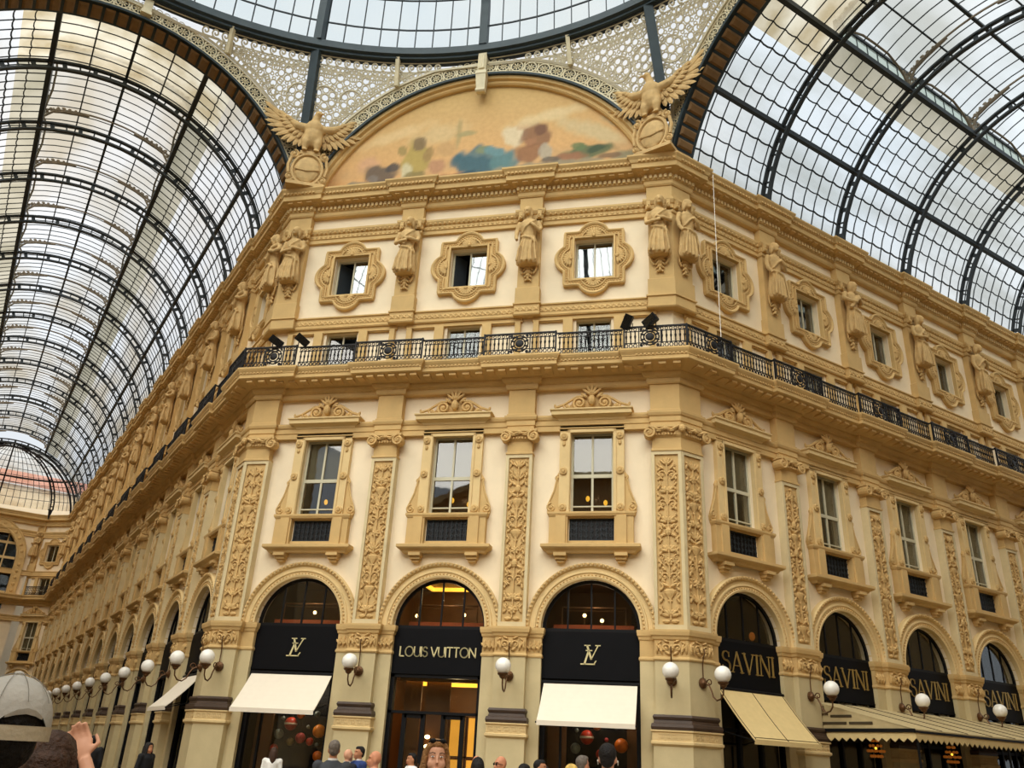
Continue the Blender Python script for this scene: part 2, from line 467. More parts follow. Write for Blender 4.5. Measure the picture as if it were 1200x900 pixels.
# leaf pattern carved along the band (one row of tilted leaves)
def along(F, lo, hi, step):
    n = max(1, int((hi - lo) / step)); return [lo + (hi - lo) * (i + .5) / n for i in range(n)]
def leafrow(F, spans, z, y, step, hgt, ang):
    mb = MB()
    for lo, hi in spans:
        for x in along(F, lo, hi, step): mb.leaf(x - math.cos(ang) * hgt / 2, z - math.sin(ang) * hgt / 2, y, ang, hgt, .1, .03)
    return mb
def spans(pils, lo, hi, hw):
    e = [lo]
    for p in sorted(pils): e += [p - hw, p + hw]
    e.append(hi)
    return [(e[i], e[i + 1]) for i in range(0, len(e), 2)], [(p - hw, p + hw) for p in pils]
FAC = [(F_C, PIL_C, -V0 + .95, V0 - .95, 'c'), (F_R, PIL_R, .95, PIL_R[-1] + BW, 'r'), (F_L, PIL_L, -END_S, -.95, 'l')]
for F, pils, lo, hi, nm in FAC:
    a, b = spans(pils, lo, hi, .46)
    mb = MB()
    for ss, yy in ((a, .16), (b, 0)):
        mb.join(leafrow(F, ss, 16.51, yy, .2, .3, .7)); mb.join(leafrow(F, ss, 16.51, yy - .01, .2, .26, PI - .7))
    o = struct('trim_4', mb, M_['relief'], M=F)
    # egg rows on the upper moulding
    mb = MB()
    for lo2, hi2 in a:
        for x in along(F, lo2, hi2, .19): mb.ell((x, .09, 20.62), (.06, .06, .06), 6, 4); mb.ell((x, .14, 20.46), (.07, .03, .06), 6, 4)
    struct('trim_5', mb, M_['relief'], M=F)

# balcony: one long slab with mouldings
bal = T('balcony', 'long projecting stone balcony running under the black iron railings', 'balcony', base=(0, 0, 13.4))
PB = long_path(.46, .95, .15)
bal_prof = [(-.35, 13.32), (.06, 13.32), (.10, 13.38), (.10, 13.5), (.2, 13.56), (.24, 13.64), (.24, 13.70), (.66, 13.80), (.80, 13.83), (.84, 13.86), (.84, 13.98),
            (.86, 14.0), (.86, 14.03), (.92, 14.12), (.95, 14.18), (.95, 14.24), (-.35, 14.26)]
bal.part('slab', MB().mould(PB, bal_prof), M_['stone'])
def rowboxes(step, w, y0, y1, z0, z1, hwr, ee, corner_d):
    """small blocks along all facades following the breaks; y given as projection"""
    mb = MB()
    for F, pils, lo, hi, nm in FAC:
        a, b = spans(pils, lo, hi, hwr)
        t = MB()
        for sp, e in ((a, ee), (b, 0)):
            for lo2, hi2 in sp:
                for x in along(F, lo2, hi2, step):
                    t.box(x - w / 2, x + w / 2, -y1 + e, -y0 + e, z0, z1)
        # corner pieces
        cs = {'c': [(-V0 - corner_d * M225, -V0 + .95 + corner_d * .5), (V0 - .95 - corner_d * .5, V0 + corner_d * M225)],
              'r': [(-corner_d * 0, .95 + corner_d * .5)], 'l': [(-.95 - corner_d * .5, 0)]}[nm]
        for lo2, hi2 in cs:
            for x in along(F, lo2, hi2, step): t.box(x - w / 2, x + w / 2, -y1, -y0, z0, z1)
        mb.join(t, F)
    return mb
bal.part('bracket_pattern', rowboxes(.40, .24, .2, .74, 13.73, 13.81, 1.2, .15, .5), M_['relief'])
bal.part('dentil_pattern', rowboxes(.16, .09, .05, .14, 13.5, 13.57, .5, .15, .1), M_['stone'])
bal.part('lip_pattern', rowboxes(.13, .07, .84, .885, 14.01, 14.07, 1.25, .15, .85), M_['relief'])

# crowning cornice
cor = T('cornice', 'heavy moulded cornice with dentils crowning the upper storey under the glass roofs', 'cornice', base=(0, 0, 21.4))
PC = long_path(.46, .95, .12)
cor_prof = [(-.35, 21.40), (.02, 21.40), (.06, 21.46), (.06, 21.6), (.10, 21.63), (.10, 21.82), (.2, 21.86), (.4, 21.92), (.46, 21.93), (.48, 21.94), (.48, 22.14), (.52, 22.17),
            (.56, 22.28), (.63, 22.38), (.63, 22.45), (-.5, 22.47)]
cor.part('corona', MB().mould(PC, cor_prof), M_['stone'])
cor.part('dentil_pattern', rowboxes(.17, .1, .1, .19, 21.66, 21.8, .6, .12, .15), M_['stonelt'])
cor.part('soffit_pattern', rowboxes(.34, .2, .14, .4, 21.86, 21.92, .8, .12, .3), M_['relief'])
cor.part('egg_pattern', rowboxes(.15, .09, .5, .58, 22.18, 22.27, .9, .12, .5), M_['relief'])
# attic step above the wings' cornice, carrying the glass roof
att_prof = [(-1.2, 22.4), (.16, 22.42), (.16, 22.62), (.02, 22.68), (.02, 22.82), (.06, 22.86), (-.12, 22.98), (-.12, 23.08), (-1.2, 23.1)]
mb = MB()
def straight(F, lo, hi): return [xf(F, (lo, 0, 0, -1)), xf(F, (hi, 0, 0, -1))]
struct('trim_6', MB().mould(straight(F_R, .55, PIL_R[-1] + BW), att_prof), M_['stone'])
struct('trim_7', MB().mould(straight(F_L, -END_S, -.55), att_prof), M_['stone'])

# the walls nobody sees straight on: opposite sides of both arcades and the other faces of the octagon (they shade and warm the place)
def slab_wall(name, F, x0, x1, y, z1=22.4, arch=False):
    mb = MB()
    mb.box(x0, x1, y - .6, y, 0, z1)
    mb.box(x0, x1, y, y + .5, 21.9, 22.4); mb.box(x0, x1, y, y + .7, 13.85, 14.2)
    return struct(name, mb, M_['stonelt'], M=F)
slab_wall('wall_opposite_right', F_R, 0, PIL_R[-1] + BW, -2 * HA - .3)
slab_wall('wall_opposite_left', F_L, -END_S - 4, 0, -2 * HA - .3)
for k, nm in ((1, 'east'), (2, 'south'), (3, 'west')):
    Mk = Matrix.Translation((0, -APO, 0)) @ Matrix.Rotation(-k * PI / 2, 4, 'Z') @ Matrix.Translation((0, APO, 0))
    mb = MB().box(-V0, V0, .3, .9, 0, 22.4); mb.box(-V0, V0, -.5, .3, 21.9, 22.4); mb.box(-V0, V0, -.7, .3, 13.85, 14.2)
    struct('wall_' + nm, mb, M_['stonelt'], M=Mk)
    for F, a, b in ((F_R, 0, 45), (F_L, -45, 0)):
        if (k, a) in ((1, -45), (3, 0)): continue
        struct('wall_arcade_' + nm, MB().box(a, b, .3, .9, 0, 22.4).box(a, b, -.5, .3, 21.9, 22.4).box(a, b, -.7, .3, 13.85, 14.2), M_['stonelt'], M=Mk @ F)
# ------------------------------------------------------------------ carved relief
def relief(w, z0, z1, y, seed, tall=True):
    """candelabrum relief: vases, acanthus, scrolls and flowers mirrored about a stem"""
    rnd = random.Random(seed); mb = MB()
    mb.box(-.018, .018, y - .03, y + .02, z0 + .08, z1 - .08)
    zz = z0 + .2
    while zz < z1 - .2:
        for sg in (1, -1):
            mb.leaf(sg * w * .95, zz, y, PI / 2 + sg * rnd.uniform(.2, .7), .2, .08); mb.leaf(sg * w * .55, zz + .1, y, PI / 2 - sg * rnd.uniform(.3, .9), .22, .07)
            mb.spiral(sg * w * .82, zz + .24, y, .07, 1.0, PI / 2, sg, .02, 4)
        zz += rnd.uniform(.3, .4)
    z = z0 + .05
    mb.leaf(0, z, y, 0, w * .8, .12); mb.leaf(0, z, y, PI, w * .8, .12); z += .1
    kinds = ['vase', 'acan', 'scroll', 'flower', 'mask', 'fan', 'acan', 'scroll']
    last = None
    while z < z1 - .45:
        k = rnd.choice([q for q in kinds if q != last]); last = k
        if k == 'vase':
            mb.lathe([(.05, z), (.08, z + .04), (.04, z + .08), (w * .55, z + .26), (w * .62, z + .34), (w * .4, z + .38), (w * .55, z + .42)], 8, 0, y, .35)
            for s in (0, PI): mb.leaf(0, z + .44, y, s + (.5 if s == 0 else -.5), w * .9, .1)
            h = .5
        elif k == 'acan':
            for a, l in ((.2, .9), (.75, .85), (1.2, .7)):
                for s in (1, -1):
                    an = a if s > 0 else PI - a
                    mb.leaf(0, z + .05, y, an, w * l, .11)
            h = .42
        elif k == 'scroll':
            for s in (1, -1):
                mb.spiral(s * w * .5, z + .2, y, w * .42, 1.3, PI if s > 0 else 0, -s, .028)
                mb.leaf(s * w * .35, z + .02, y, PI / 2 - s * .9, w * .6, .08); mb.leaf(s * w * .3, z + .36, y, PI / 2 - s * .7, w * .6, .08)
            h = .48
        elif k == 'flower':
            for i in range(7): mb.leaf(0, z + .16, y, i * 2 * PI / 7, .15, .09)
            mb.ell((0, y - .02, z + .16), (.05, .05, .05), 6, 4)
            for s in (1, -1): mb.spiral(s * w * .7, z + .3, y, .08, 1, PI / 2, s, .022)
            h = .4
        elif k == 'mask':
            mb.ell((0, y - .01, z + .2), (.1, .07, .14), 8, 5)
            for s in (1, -1):
                mb.leaf(s * .06, z + .3, y, PI / 2 - s * .8, w * .75, .1); mb.leaf(s * .06, z + .14, y, -PI / 2 + s * 1.1 + (0 if s > 0 else 0), w * .7, .09)
            h = .44
        else:
            for i in range(5):
                a = PI / 2 + (i - 2) * .42
                mb.leaf(0, z, y, a, .34, .08)
            for s in (1, -1): mb.ell((s * w * .75, y, z + .12), (.05, .04, .05), 6, 4)
            h = .38
        z += h + rnd.uniform(0, .05)
    for i in range(5): mb.leaf(0, z, y, PI / 2 + (i - 2) * .4, min(.3, z1 - z), .08)
    return mb

# ------------------------------------------------------------------ pilasters: from the floor to the balcony
def plan_n(hw, d, back=.35):
    return [(-hw, back, -1, 0), (-hw, -d, -1, -1), (hw, -d, 1, -1), (hw, back, 1, 0)]
def plan_c(hw, d, back=.35):
    a = .95 + hw - .46
    n2 = (C8, -C8); t2 = (C8, C8)
    return [(-a, back, -1, 0), (-a, -d, -1, -1), (M225 * d, -d, M225, -1),
            (a * C8 + n2[0] * d, a * C8 + n2[1] * d, n2[0] + t2[0], n2[1] + t2[1]),
            (a * C8 - n2[0] * back, a * C8 - n2[1] * back, t2[0], t2[1])]
R45 = Matrix.Rotation(PI / 4, 4, 'Z')
def make_pilaster(corner, label, seed):
    t = T('pilaster', label, 'pilaster', base=(0, 0, FLOOR))
    pl = plan_c if corner else plan_n
    fronts = [Matrix()] if not corner else [Matrix.Translation((-.48, 0, 0)), R45 @ Matrix.Translation((.48, 0, 0))]
    def onf(f):
        mb = MB()
        for M in fronts: mb.join(f(), M)
        return mb
    def side(hw, d, prof): return MB().mould(pl(hw, d), prof)
    # wide pier that carries the arches, and the narrow pilaster on it
    t.part('pier', side(.92, -.2, [(0, FLOOR), (0, 4.58)]), M_['pier'])
    t.part('pedestal', MB().mould(pl(.56, .06), [(.05, FLOOR), (.05, .45), (0, .5), (0, 2.32)]), M_['pier'])
    cap = MB().mould(pl(.56, .06), [(0, 2.28), (.07, 2.34), (.07, 2.40), (.03, 2.42), (.03, 2.64), (.07, 2.66), (.07, 2.70), (-.3, 2.70)])
    pc = t.part('pedestal_cap', cap, M_['stonelt'])
    def meander():
        mb = MB(); w = 1.16 if not corner else .92; n = 5
        for i in range(n):
            x = -w / 2 + w * (i + .5) / n; q = w / n * .36; y = -.105
            mb.ribbon([(x - q, 2.45), (x - q, 2.6), (x + q, 2.6), (x + q, 2.5), (x, 2.5), (x, 2.55)], .03, y, y + .03)
        return mb
    t.part('meander_pattern', onf(meander), M_['stonelt'], parent=pc)
    t.part('plinth_moulding', MB().mould(pl(.5, .02), [(-.2, 2.70), (.1, 2.70), (.12, 2.78), (.1, 2.86), (.05, 2.88), (.03, 2.96), (.05, 2.98), (.07, 3.04), (.04, 3.10), (-.2, 3.12)]), M_['brown'])
    t.part('lower_shaft', MB().mould(pl(.48, 0), [(0, 3.08), (0, 4.58)]), M_['pier'])
    # impost: fillet, carved band, cornice; the pier's own impost behind it
    imp = [(-.2, 4.56), (.03, 4.56), (.05, 4.6), (.03, 4.65), (0, 4.67), (0, 5.12), (.04, 5.15), (.06, 5.22), (.1, 5.26), (.12, 5.36), (.12, 5.42), (-.25, 5.43)]
    im = MB().mould(pl(.48, .0), imp); im.mould(pl(.92, -.2), [(p * .7, z) for p, z in imp])
    ip = t.part('impost', im, M_['stone'])
    def frieze():
        mb = MB(); y = -.02
        for s in (1, -1):
            mb.spiral(s * .17, 4.9, y - .02, .12, 1.2, PI if s > 0 else 0, -s, .032); mb.leaf(s * .27, 4.71, y, PI / 2 - s * .25, .36, .1, .07)
            mb.leaf(s * .3, 4.86, y, PI / 2 - s * .9, .2, .09, .07); mb.leaf(s * .03, 4.71, y, PI / 2 - s * 1.0, .22, .09, .07); mb.leaf(s * .42, 4.72, y, PI / 2, .34, .08, .07)
            mb.leaf(s * .4, 5.0, y, PI / 2 + s * .9, .16, .07, .06); mb.leaf(s * .06, 5.06, y, PI / 2 - s * 1.2, .2, .07, .06)
            if not corner:
                for q in (.56, .7, .84): mb.leaf(s * q, 4.71, .2 - .03, PI / 2, .36, .1, .07); mb.leaf(s * q, 4.78, .17, PI / 2 + s * .7, .18, .07, .06); mb.leaf(s * q, 4.82, .17, PI / 2 - s * .7, .18, .07, .06)
        mb.ell((0, y - .04, 4.9), (.07, .06, .1), 6, 4)
        return mb
    t.part('impost_relief', onf(frieze), M_['relief'], parent=ip)
    # shaft with sunk panel and candelabrum
    def frame():
        mb = MB(); w = .44 if not corner else .47; z0, z1 = 5.43, 10.98
        i = w - .1
        mb.box(-w, -i, -.0, .3, z0, z1); mb.box(i, w, -.0, .3, z0, z1)
        mb.box(-i, i, -.0, .3, z0, z0 + .14); mb.box(-i, i, -.0, .3, z1 - .12, z1)
        return mb
    def sunk():
        w = .44 if not corner else .47; i = w - .1
        return MB().box(-i, i, .06, .3, 5.57, 10.86)
    sh = t.part('shaft', onf(frame), M_['grey'])
    t.part('sunk_panel', onf(sunk), M_['stone'], parent=sh)
    rl = MB()
    for k, M in enumerate(fronts): rl.join(relief(.31, 5.62, 10.8, .03, seed + k * 7), M)
    t.part('shaft_relief', rl, M_['relief'], parent=sh)
    # Ionic capital
    cp = MB().mould(pl(.43, .0), [(-.1, 10.96), (.03, 10.98), (.03, 11.04), (-.01, 11.06), (-.01, 11.42), (.06, 11.5), (.08, 11.6), (.08, 11.72), (.15, 11.74), (.15, 11.82), (-.2, 11.84)])
    def vol(x, s):
        mb = MB()
        mb.spiral(x, 11.56, -.17, .2, 1.8, PI / 2, s, .042, 6)
        mb.tube([(x, -.16, 11.56), (x, .15, 11.56)], .17, 12)
        return mb
    def caporn():
        mb = MB()
        sides = (1, -1)
        for s in sides:
            mb.join(vol(s * .48, s)) if not corner else None
            mb.tube([(s * .05, -.17, 11.68), (s * .2, -.17, 11.64), (s * .44, -.17, 11.76)], .04, 5)
            mb.leaf(s * .1, 11.62, -.15, 0 if s > 0 else PI, .2, .1); mb.leaf(s * .22, 11.6, -.1, PI / 2 + s * .6, .14, .07)
        mb.ell((0, -.14, 11.7), (.07, .06, .08), 8, 5)
        for i in range(7): mb.ell((-.3 + .1 * i, -.09, 11.52), (.04, .04, .05), 6, 4)
        return mb
    t.part('capital', cp, M_['stone'])
    co = onf(caporn)
    if corner:
        co.join(vol(-1.0, -1)); co.join(vol(1.0, 1), R45); co.ell((.06, -.16, 11.68), (.12, .1, .13), 8, 5)
    t.part('capital_volute', co, M_['relief'])
    # frieze strip over the architrave
    t.part('frieze_block', MB().mould(pl(.46, .0), [(.03, 12.34), (.03, 12.42), (0, 12.44), (0, 13.34)]), M_['stone'])
    return t

# ------------------------------------------------------------------ tall windows
def make_tall_window(label, blindh=1.35):
    t = T('pedimented_window', label, 'window', base=(0, WY, 7.45))
    s_ = MB()
    for s in (1, -1):
        s_.box(min(s * .70, s * 1.06), max(s * .70, s * 1.06), .13, .31, 9.02, 11.84)
        s_.box(min(s * .72, s * .8), max(s * .72, s * .8), .1, .13, 9.02, 11.84)
    s_.box(-.8, .8, .1, .31, 11.74, 11.84)
    sr = t.part('surround', s_, M_['stonelt'])
    bd = MB()
    for s in (1, -1):
        for z in (11.6, 10.4, 9.18):
            bd.lathe([(.0, 0), (.13, 0), (.13, .05), (.08, .07), (.05, .05), (.05, .09), (0, .1)], 10); 
            k = len(bd.v) - 10 * 7
            bd.v[k:] = [(s * .92 + x, .13 - zz, z + y) for x, y, zz in bd.v[k:]]
        bd.leaf(s * .92, 11.45, .12, -PI / 2, .2, .12)
    t.part('rosette', bd, M_['stone'], parent=sr)
    for s in (1, -1):
        c = MB()
        poly = [(1.06, 9.02), (1.42, 9.02), (1.44, 9.15), (1.36, 9.35), (1.22, 9.75), (1.12, 10.2), (1.14, 10.28), (1.06, 10.42)]
        pl = [(s * x, z) for x, z in poly]
        c.prism(pl, .2, .31)
        c.spiral(s * 1.3, 9.2, .19, .15, 1.6, PI / 2, -s, .035); c.spiral(s * 1.11, 10.2, .19, .08, 1.2, -PI / 2, s, .03)
        c.tube([(s * 1.42, .2, 9.25), (s * 1.22, .2, 9.75), (s * 1.1, .2, 10.3)], .035, 5)
        t.part('console', c, M_['stone'])
    # hood: small frieze, cornice, carved gable
    t.part('lintel', MB().mould(plan_n(1.06, -.12, .31), [(0, 11.84), (0, 11.86), (.03, 11.88), (0, 11.92), (0, 12.14)]).box(-1.06, 1.06, .12, .31, 11.78, 12.16), M_['stone'])
    t.part('hood', MB().mould(plan_n(1.08, -.1, .31), [(-.1, 12.14), (.03, 12.16), (.06, 12.22), (.18, 12.28), (.25, 12.3), (.25, 12.42), (.3, 12.46), (.3, 12.5), (-.1, 12.54)]), M_['stonelt'])
    g = MB(); y = .05
    sil = [(-1.3, 12.52), (1.3, 12.52), (1.15, 12.6), (.8, 12.68), (.55, 12.9), (.3, 13.05), (.12, 13.22), (-.12, 13.22), (-.3, 13.05), (-.55, 12.9), (-.8, 12.68), (-1.15, 12.6)]
    g.prism(sil, y + .1, .31)
    for s in (1, -1):
        g.spiral(s * .42, 12.77, y, .23, 1.8, -PI / 2, s, .055, 6); g.spiral(s * .84, 12.65, y, .13, 1.4, PI / 2, -s, .04)
        g.tube([(s * .3, y, 13.0), (s * .5, y, 13.0), (s * .7, y, 12.88), (s * .95, y, 12.72), (s * 1.25, y, 12.62)], .05, 6)
        g.leaf(s * 1.2, 12.55, y, PI / 2 - s * .3, .22, .1); g.leaf(s * .15, 12.95, y, PI / 2 - s * .9, .3, .12); g.leaf(s * .68, 12.56, y, PI / 2 - s * .9, .25, .1)
    for i in range(5): g.leaf(0, 13.02, y - .02, PI / 2 + (i - 2) * .45, .42, .1)
    g.ell((0, y - .06, 12.84), (.13, .12, .19), 8, 6); g.leaf(0, 12.62, y, PI / 2, .2, .18)
    t.part('carved_gable', g, M_['relief'])
    # apron below the sill with two plinths, sill cornice and brackets
    ap = MB()
    for s in (1, -1):
        ap.box(min(s * .74, s * 1.34), max(s * .74, s * 1.34), .08, .31, 7.96, 9.02)
        ap.box(min(s * .80, s * 1.12), max(s * .80, s * 1.12), .02, .08, 7.96, 8.9)
    ap.box(-.74, .74, .2, .31, 7.96, 8.12); ap.box(-.74, .74, .14, .31, 8.84, 9.02)
    ap.mould(plan_n(1.34, -.08, .31), [(-.1, 8.88), (.02, 8.88), (.06, 8.96), (.06, 9.02), (-.1, 9.04)])
    t.part('apron', ap, M_['stone'])
    t.part('sill', MB().mould(plan_n(1.34, -.08, .31), [(-.1, 7.70), (.04, 7.70), (.08, 7.76), (.18, 7.82), (.22, 7.86), (.22, 7.95), (.06, 8.0), (-.1, 8.0)]), M_['stone'])
    for s in (1, -1):
        b = MB().box(s * .95 - .2, s * .95 + .2, -.06, .31, 7.6, 7.7); b.box(s * .95 - .17, s * .95 + .17, .04, .31, 7.5, 7.6); b.box(s * .95 - .12, s * .95 + .12, .12, .31, 7.42, 7.5)
        t.part('bracket', b, M_['stone'])
    # iron grille
    gr = MB().box(-.71, .71, .3, .34, 8.12, 8.84)
    gp = t.part('grille_back', gr, M_['black'])
    g2 = MB()
    for i in range(9):
        x = -.64 + .16 * i
        g2.tube([(x, .27, 8.14), (x, .27, 8.82)], .014, 4)
        for z in (8.3, 8.48, 8.66): g2.spiral(x, z, .26, .07, 1, i, 1, .013, 4)
    for z in (8.14, 8.82): g2.box(-.7, .7, .26, .29, z - .02, z + .02)
    t.part('grille_lattice', g2, M_['iron'], parent=gp)
    # sash
    sa = MB(); y0, y1 = .4, .47
    for x in (-.66, .66, 0): sa.box(x - .035, x + .035, y0, y1, 9.0, 11.8)
    for z, h in ((9.04, .05), (9.28, .02), (10.3, .06), (11.76, .05)): sa.box(-.69, .69, y0 - .005, y1, z - h, z + h)
    t.part('sash_frame', sa, M_['sash'])
    t.part('pane', MB().box(-.66, .66, .44, .452, 9.0, 11.8), M_['glass'])
    if blindh:
        b = MB(); n = 5
        for i in range(n):
            z1 = 11.75 - blindh * i / n; z0 = z1 - blindh / n
            b.hexa([(-.62, .6, z0), (.62, .6, z0), (.62, .62, z0), (-.62, .62, z0), (-.62, .52, z1), (.62, .52, z1), (.62, .54, z1), (-.62, .54, z1)])
        t.part('blind', b, M_['blind'])
    return t

# ------------------------------------------------------------------ quatrefoil windows of the top storey
QZ = 18.6
def quat(sc, n=96):
    out = []
    for i in range(n):
        a = 2 * PI * (i + .5) / n; ux, uz = math.cos(a), math.sin(a)
        r = min(1.13 / max(abs(ux), 1e-6), 1.17 / max(abs(uz), 1e-6))
        for cx, cz, R in ((.86, 0, .6), (-.86, 0, .6), (0, .98, .58), (0, -.98, .58)):
            b = ux * cx + uz * cz; q = b * b - (cx * cx + cz * cz - R * R)
            if q > 0: r = max(r, b + math.sqrt(q))
        out.append((ux, uz, r))
    return out
def make_quatrefoil(label, opened=False, bright=False):
    t = T('quatrefoil_window', label, 'window', base=(0, WY, 17.0))
    q = quat(1)
    prof = [(1.0, .31), (1.0, .14), (.965, .11), (.93, .13), (.9, .18), (.84, .18), (.82, .14), (.79, .14)]
    s = MB(); n = len(q)
    rings = []
    for sc, y in prof: rings.append([(ux * r * sc, y, QZ + uz * r * sc) for ux, uz, r in q])
    inner = []
    for ux, uz, r in q:
        rr = min(.72 / max(abs(ux), 1e-6), .87 / max(abs(uz), 1e-6)); inner.append((ux * rr, .14, QZ + uz * rr))
    inner2 = [(x * 1, .34, z) for x, y, z in inner]
    rings += [[(ux * max(r * .79, 1e-3) * .985, .2, QZ + uz * r * .79 * .985) for ux, uz, r in q], [(x * 1.12, .2, QZ + (z - QZ) * 1.1) for x, y, z in inner], [(x * 1.1, .13, QZ + (z - QZ) * 1.08) for x, y, z in inner], inner, inner2]
    vs = [p for r in rings for p in r]; k = n
    fs = [(j * k + i, j * k + (i + 1) % k, (j + 1) * k + (i + 1) % k, (j + 1) * k + i) for j in range(len(rings) - 1) for i in range(k)]
    s.add(vs, fs)
    su = t.part('surround', s, M_['stone'])
    # beads round the frame
    b = MB()
    for i in range(0, n):
        ux, uz, r = q[i]; b.ell((ux * r * .87, .17, QZ + uz * r * .87), (.035, .03, .035), 6, 4)
    t.part('bead_pattern', b, M_['relief'], parent=su)
    for cx, cz, a in ((.84, 0, 0), (-.84, 0, PI), (0, .95, PI / 2), (0, -.95, -PI / 2)):
        sh = MB()
        for i in range(9):
            an = a + (i - 4) * .36
            sh.leaf(cx, QZ + cz, .16, an, .36, .11, .05)
        sh.ell((cx, .13, QZ + cz), (.08, .05, .08), 6, 4)
        t.part('shell', sh, M_['relief'])
    fr = MB(); y0, y1 = .5, .56
    for x in (-.66, .66, 0): fr.box(x - .03, x + .03, y0, y1, 17.75, 19.45)
    for z in (17.78, 19.42): fr.box(-.69, .69, y0 - .004, y1, z - .04, z + .04)
    t.part('sash_frame', fr, M_['sash'])
    gm = M_['glassmir']
    if opened:
        t.part('pane', MB().box(.03, .66, .525, .535, 17.78, 19.42), gm)
        op = MB().hexa([(-.66, .56, 17.8), (-.62, .56, 17.8), (-.3, 1.05, 17.8), (-.34, 1.05, 17.8), (-.66, .56, 19.4), (-.62, .56, 19.4), (-.3, 1.05, 19.4), (-.34, 1.05, 19.4)])
        t.part('open_casement', op, M_['iron'])
    else:
        t.part('pane', MB().box(-.66, .66, .525, .535, 17.78, 19.42), gm if bright else M_['glass'])
    return t

# ------------------------------------------------------------------ low windows behind the railing
def make_mezzanine(label):
    t = T('mezzanine_window', label, 'window', base=(0, WY, 14.25))
    s = MB()
    for sg in (1, -1):
        for x in (.9, 2.05):
            if x < 2: s.box(sg * x - .17, sg * x + .17, .14, .31, 14.25, 16.1)
            else: s.box(sg * x - .1, sg * x + .1, .14, .31, 14.25, 16.1)
    s.box(-2.2, 2.2, .2, .31, 16.1, 16.26)
    t.part('surround', s, M_['stone'])
    for sg in (1, -1):
        p = MB().box(sg * 1.5 - .42, sg * 1.5 + .42, .2, .29, 16.04, 16.1); p.box(sg * 1.5 - .46, sg * 1.5 + .46, .16, .29, 16.07, 16.1)
        t.part('panel', p, M_['stone'])
    f = MB()
    for x in (-.59, .59, 0): f.box(x - .03, x + .03, .48, .54, 14.2, 16.1)
    for z in (14.9, 16.06): f.box(-.62, .62, .476, .54, z - .03, z + .03)
    t.part('sash_frame', f, M_['sash'])
    t.part('pane', MB().box(-.6, .6, .505, .515, 14.2, 16.1), M_['glass'])
    return t

# ------------------------------------------------------------------ arches and shop fronts
def make_arch(label):
    t = T('stone_arch', label, 'arch', base=(0, WY, ZA))
    t.part('archivolt', MB().arcmould(ZA, [(1.5, .45), (1.5, .12), (1.56, .1), (1.58, .14), (1.66, .15), (1.68, .11), (1.72, .11), (1.74, .16), (1.86, .17), (1.88, .1), (1.97, .06), (1.99, .12), (1.99, .31)], n=36), M_['stonelt'])
    b = MB()
    for i in range(44):
        a = PI * (i + .5) / 44
        b.ell((1.93 * math.cos(a), .07, ZA + 1.93 * math.sin(a)), (.045, .04, .045), 6, 4)
        b.ell((1.61 * math.cos(a), .13, ZA + 1.61 * math.sin(a)), (.03, .03, .03), 6, 4)
    t.part('bead_pattern', b, M_['relief'])
    return t
def make_fanlight(label, rail=True):
    t = T('fanlight', label, 'window', base=(0, .5, ZA))
    f = MB().arcmould(ZA, [(1.5, .5), (1.5, .42), (1.4, .42), (1.4, .5)], n=28)
    f.box(-1.5, 1.5, .42, .5, ZA - .06, ZA + .04)
    for x in (-.72, 0, .72):
        f.box(x - .025, x + .025, .43, .49, ZA, ZA + math.sqrt(1.42 ** 2 - x * x))
    t.part('frame', f, M_['frameblk'])
    g = [(1.42 * math.cos(PI * i / 24), ZA + 1.42 * math.sin(PI * i / 24)) for i in range(25)]
    t.part('pane', MB().prism(g, .455, .462), M_['shopglass'])
    return t
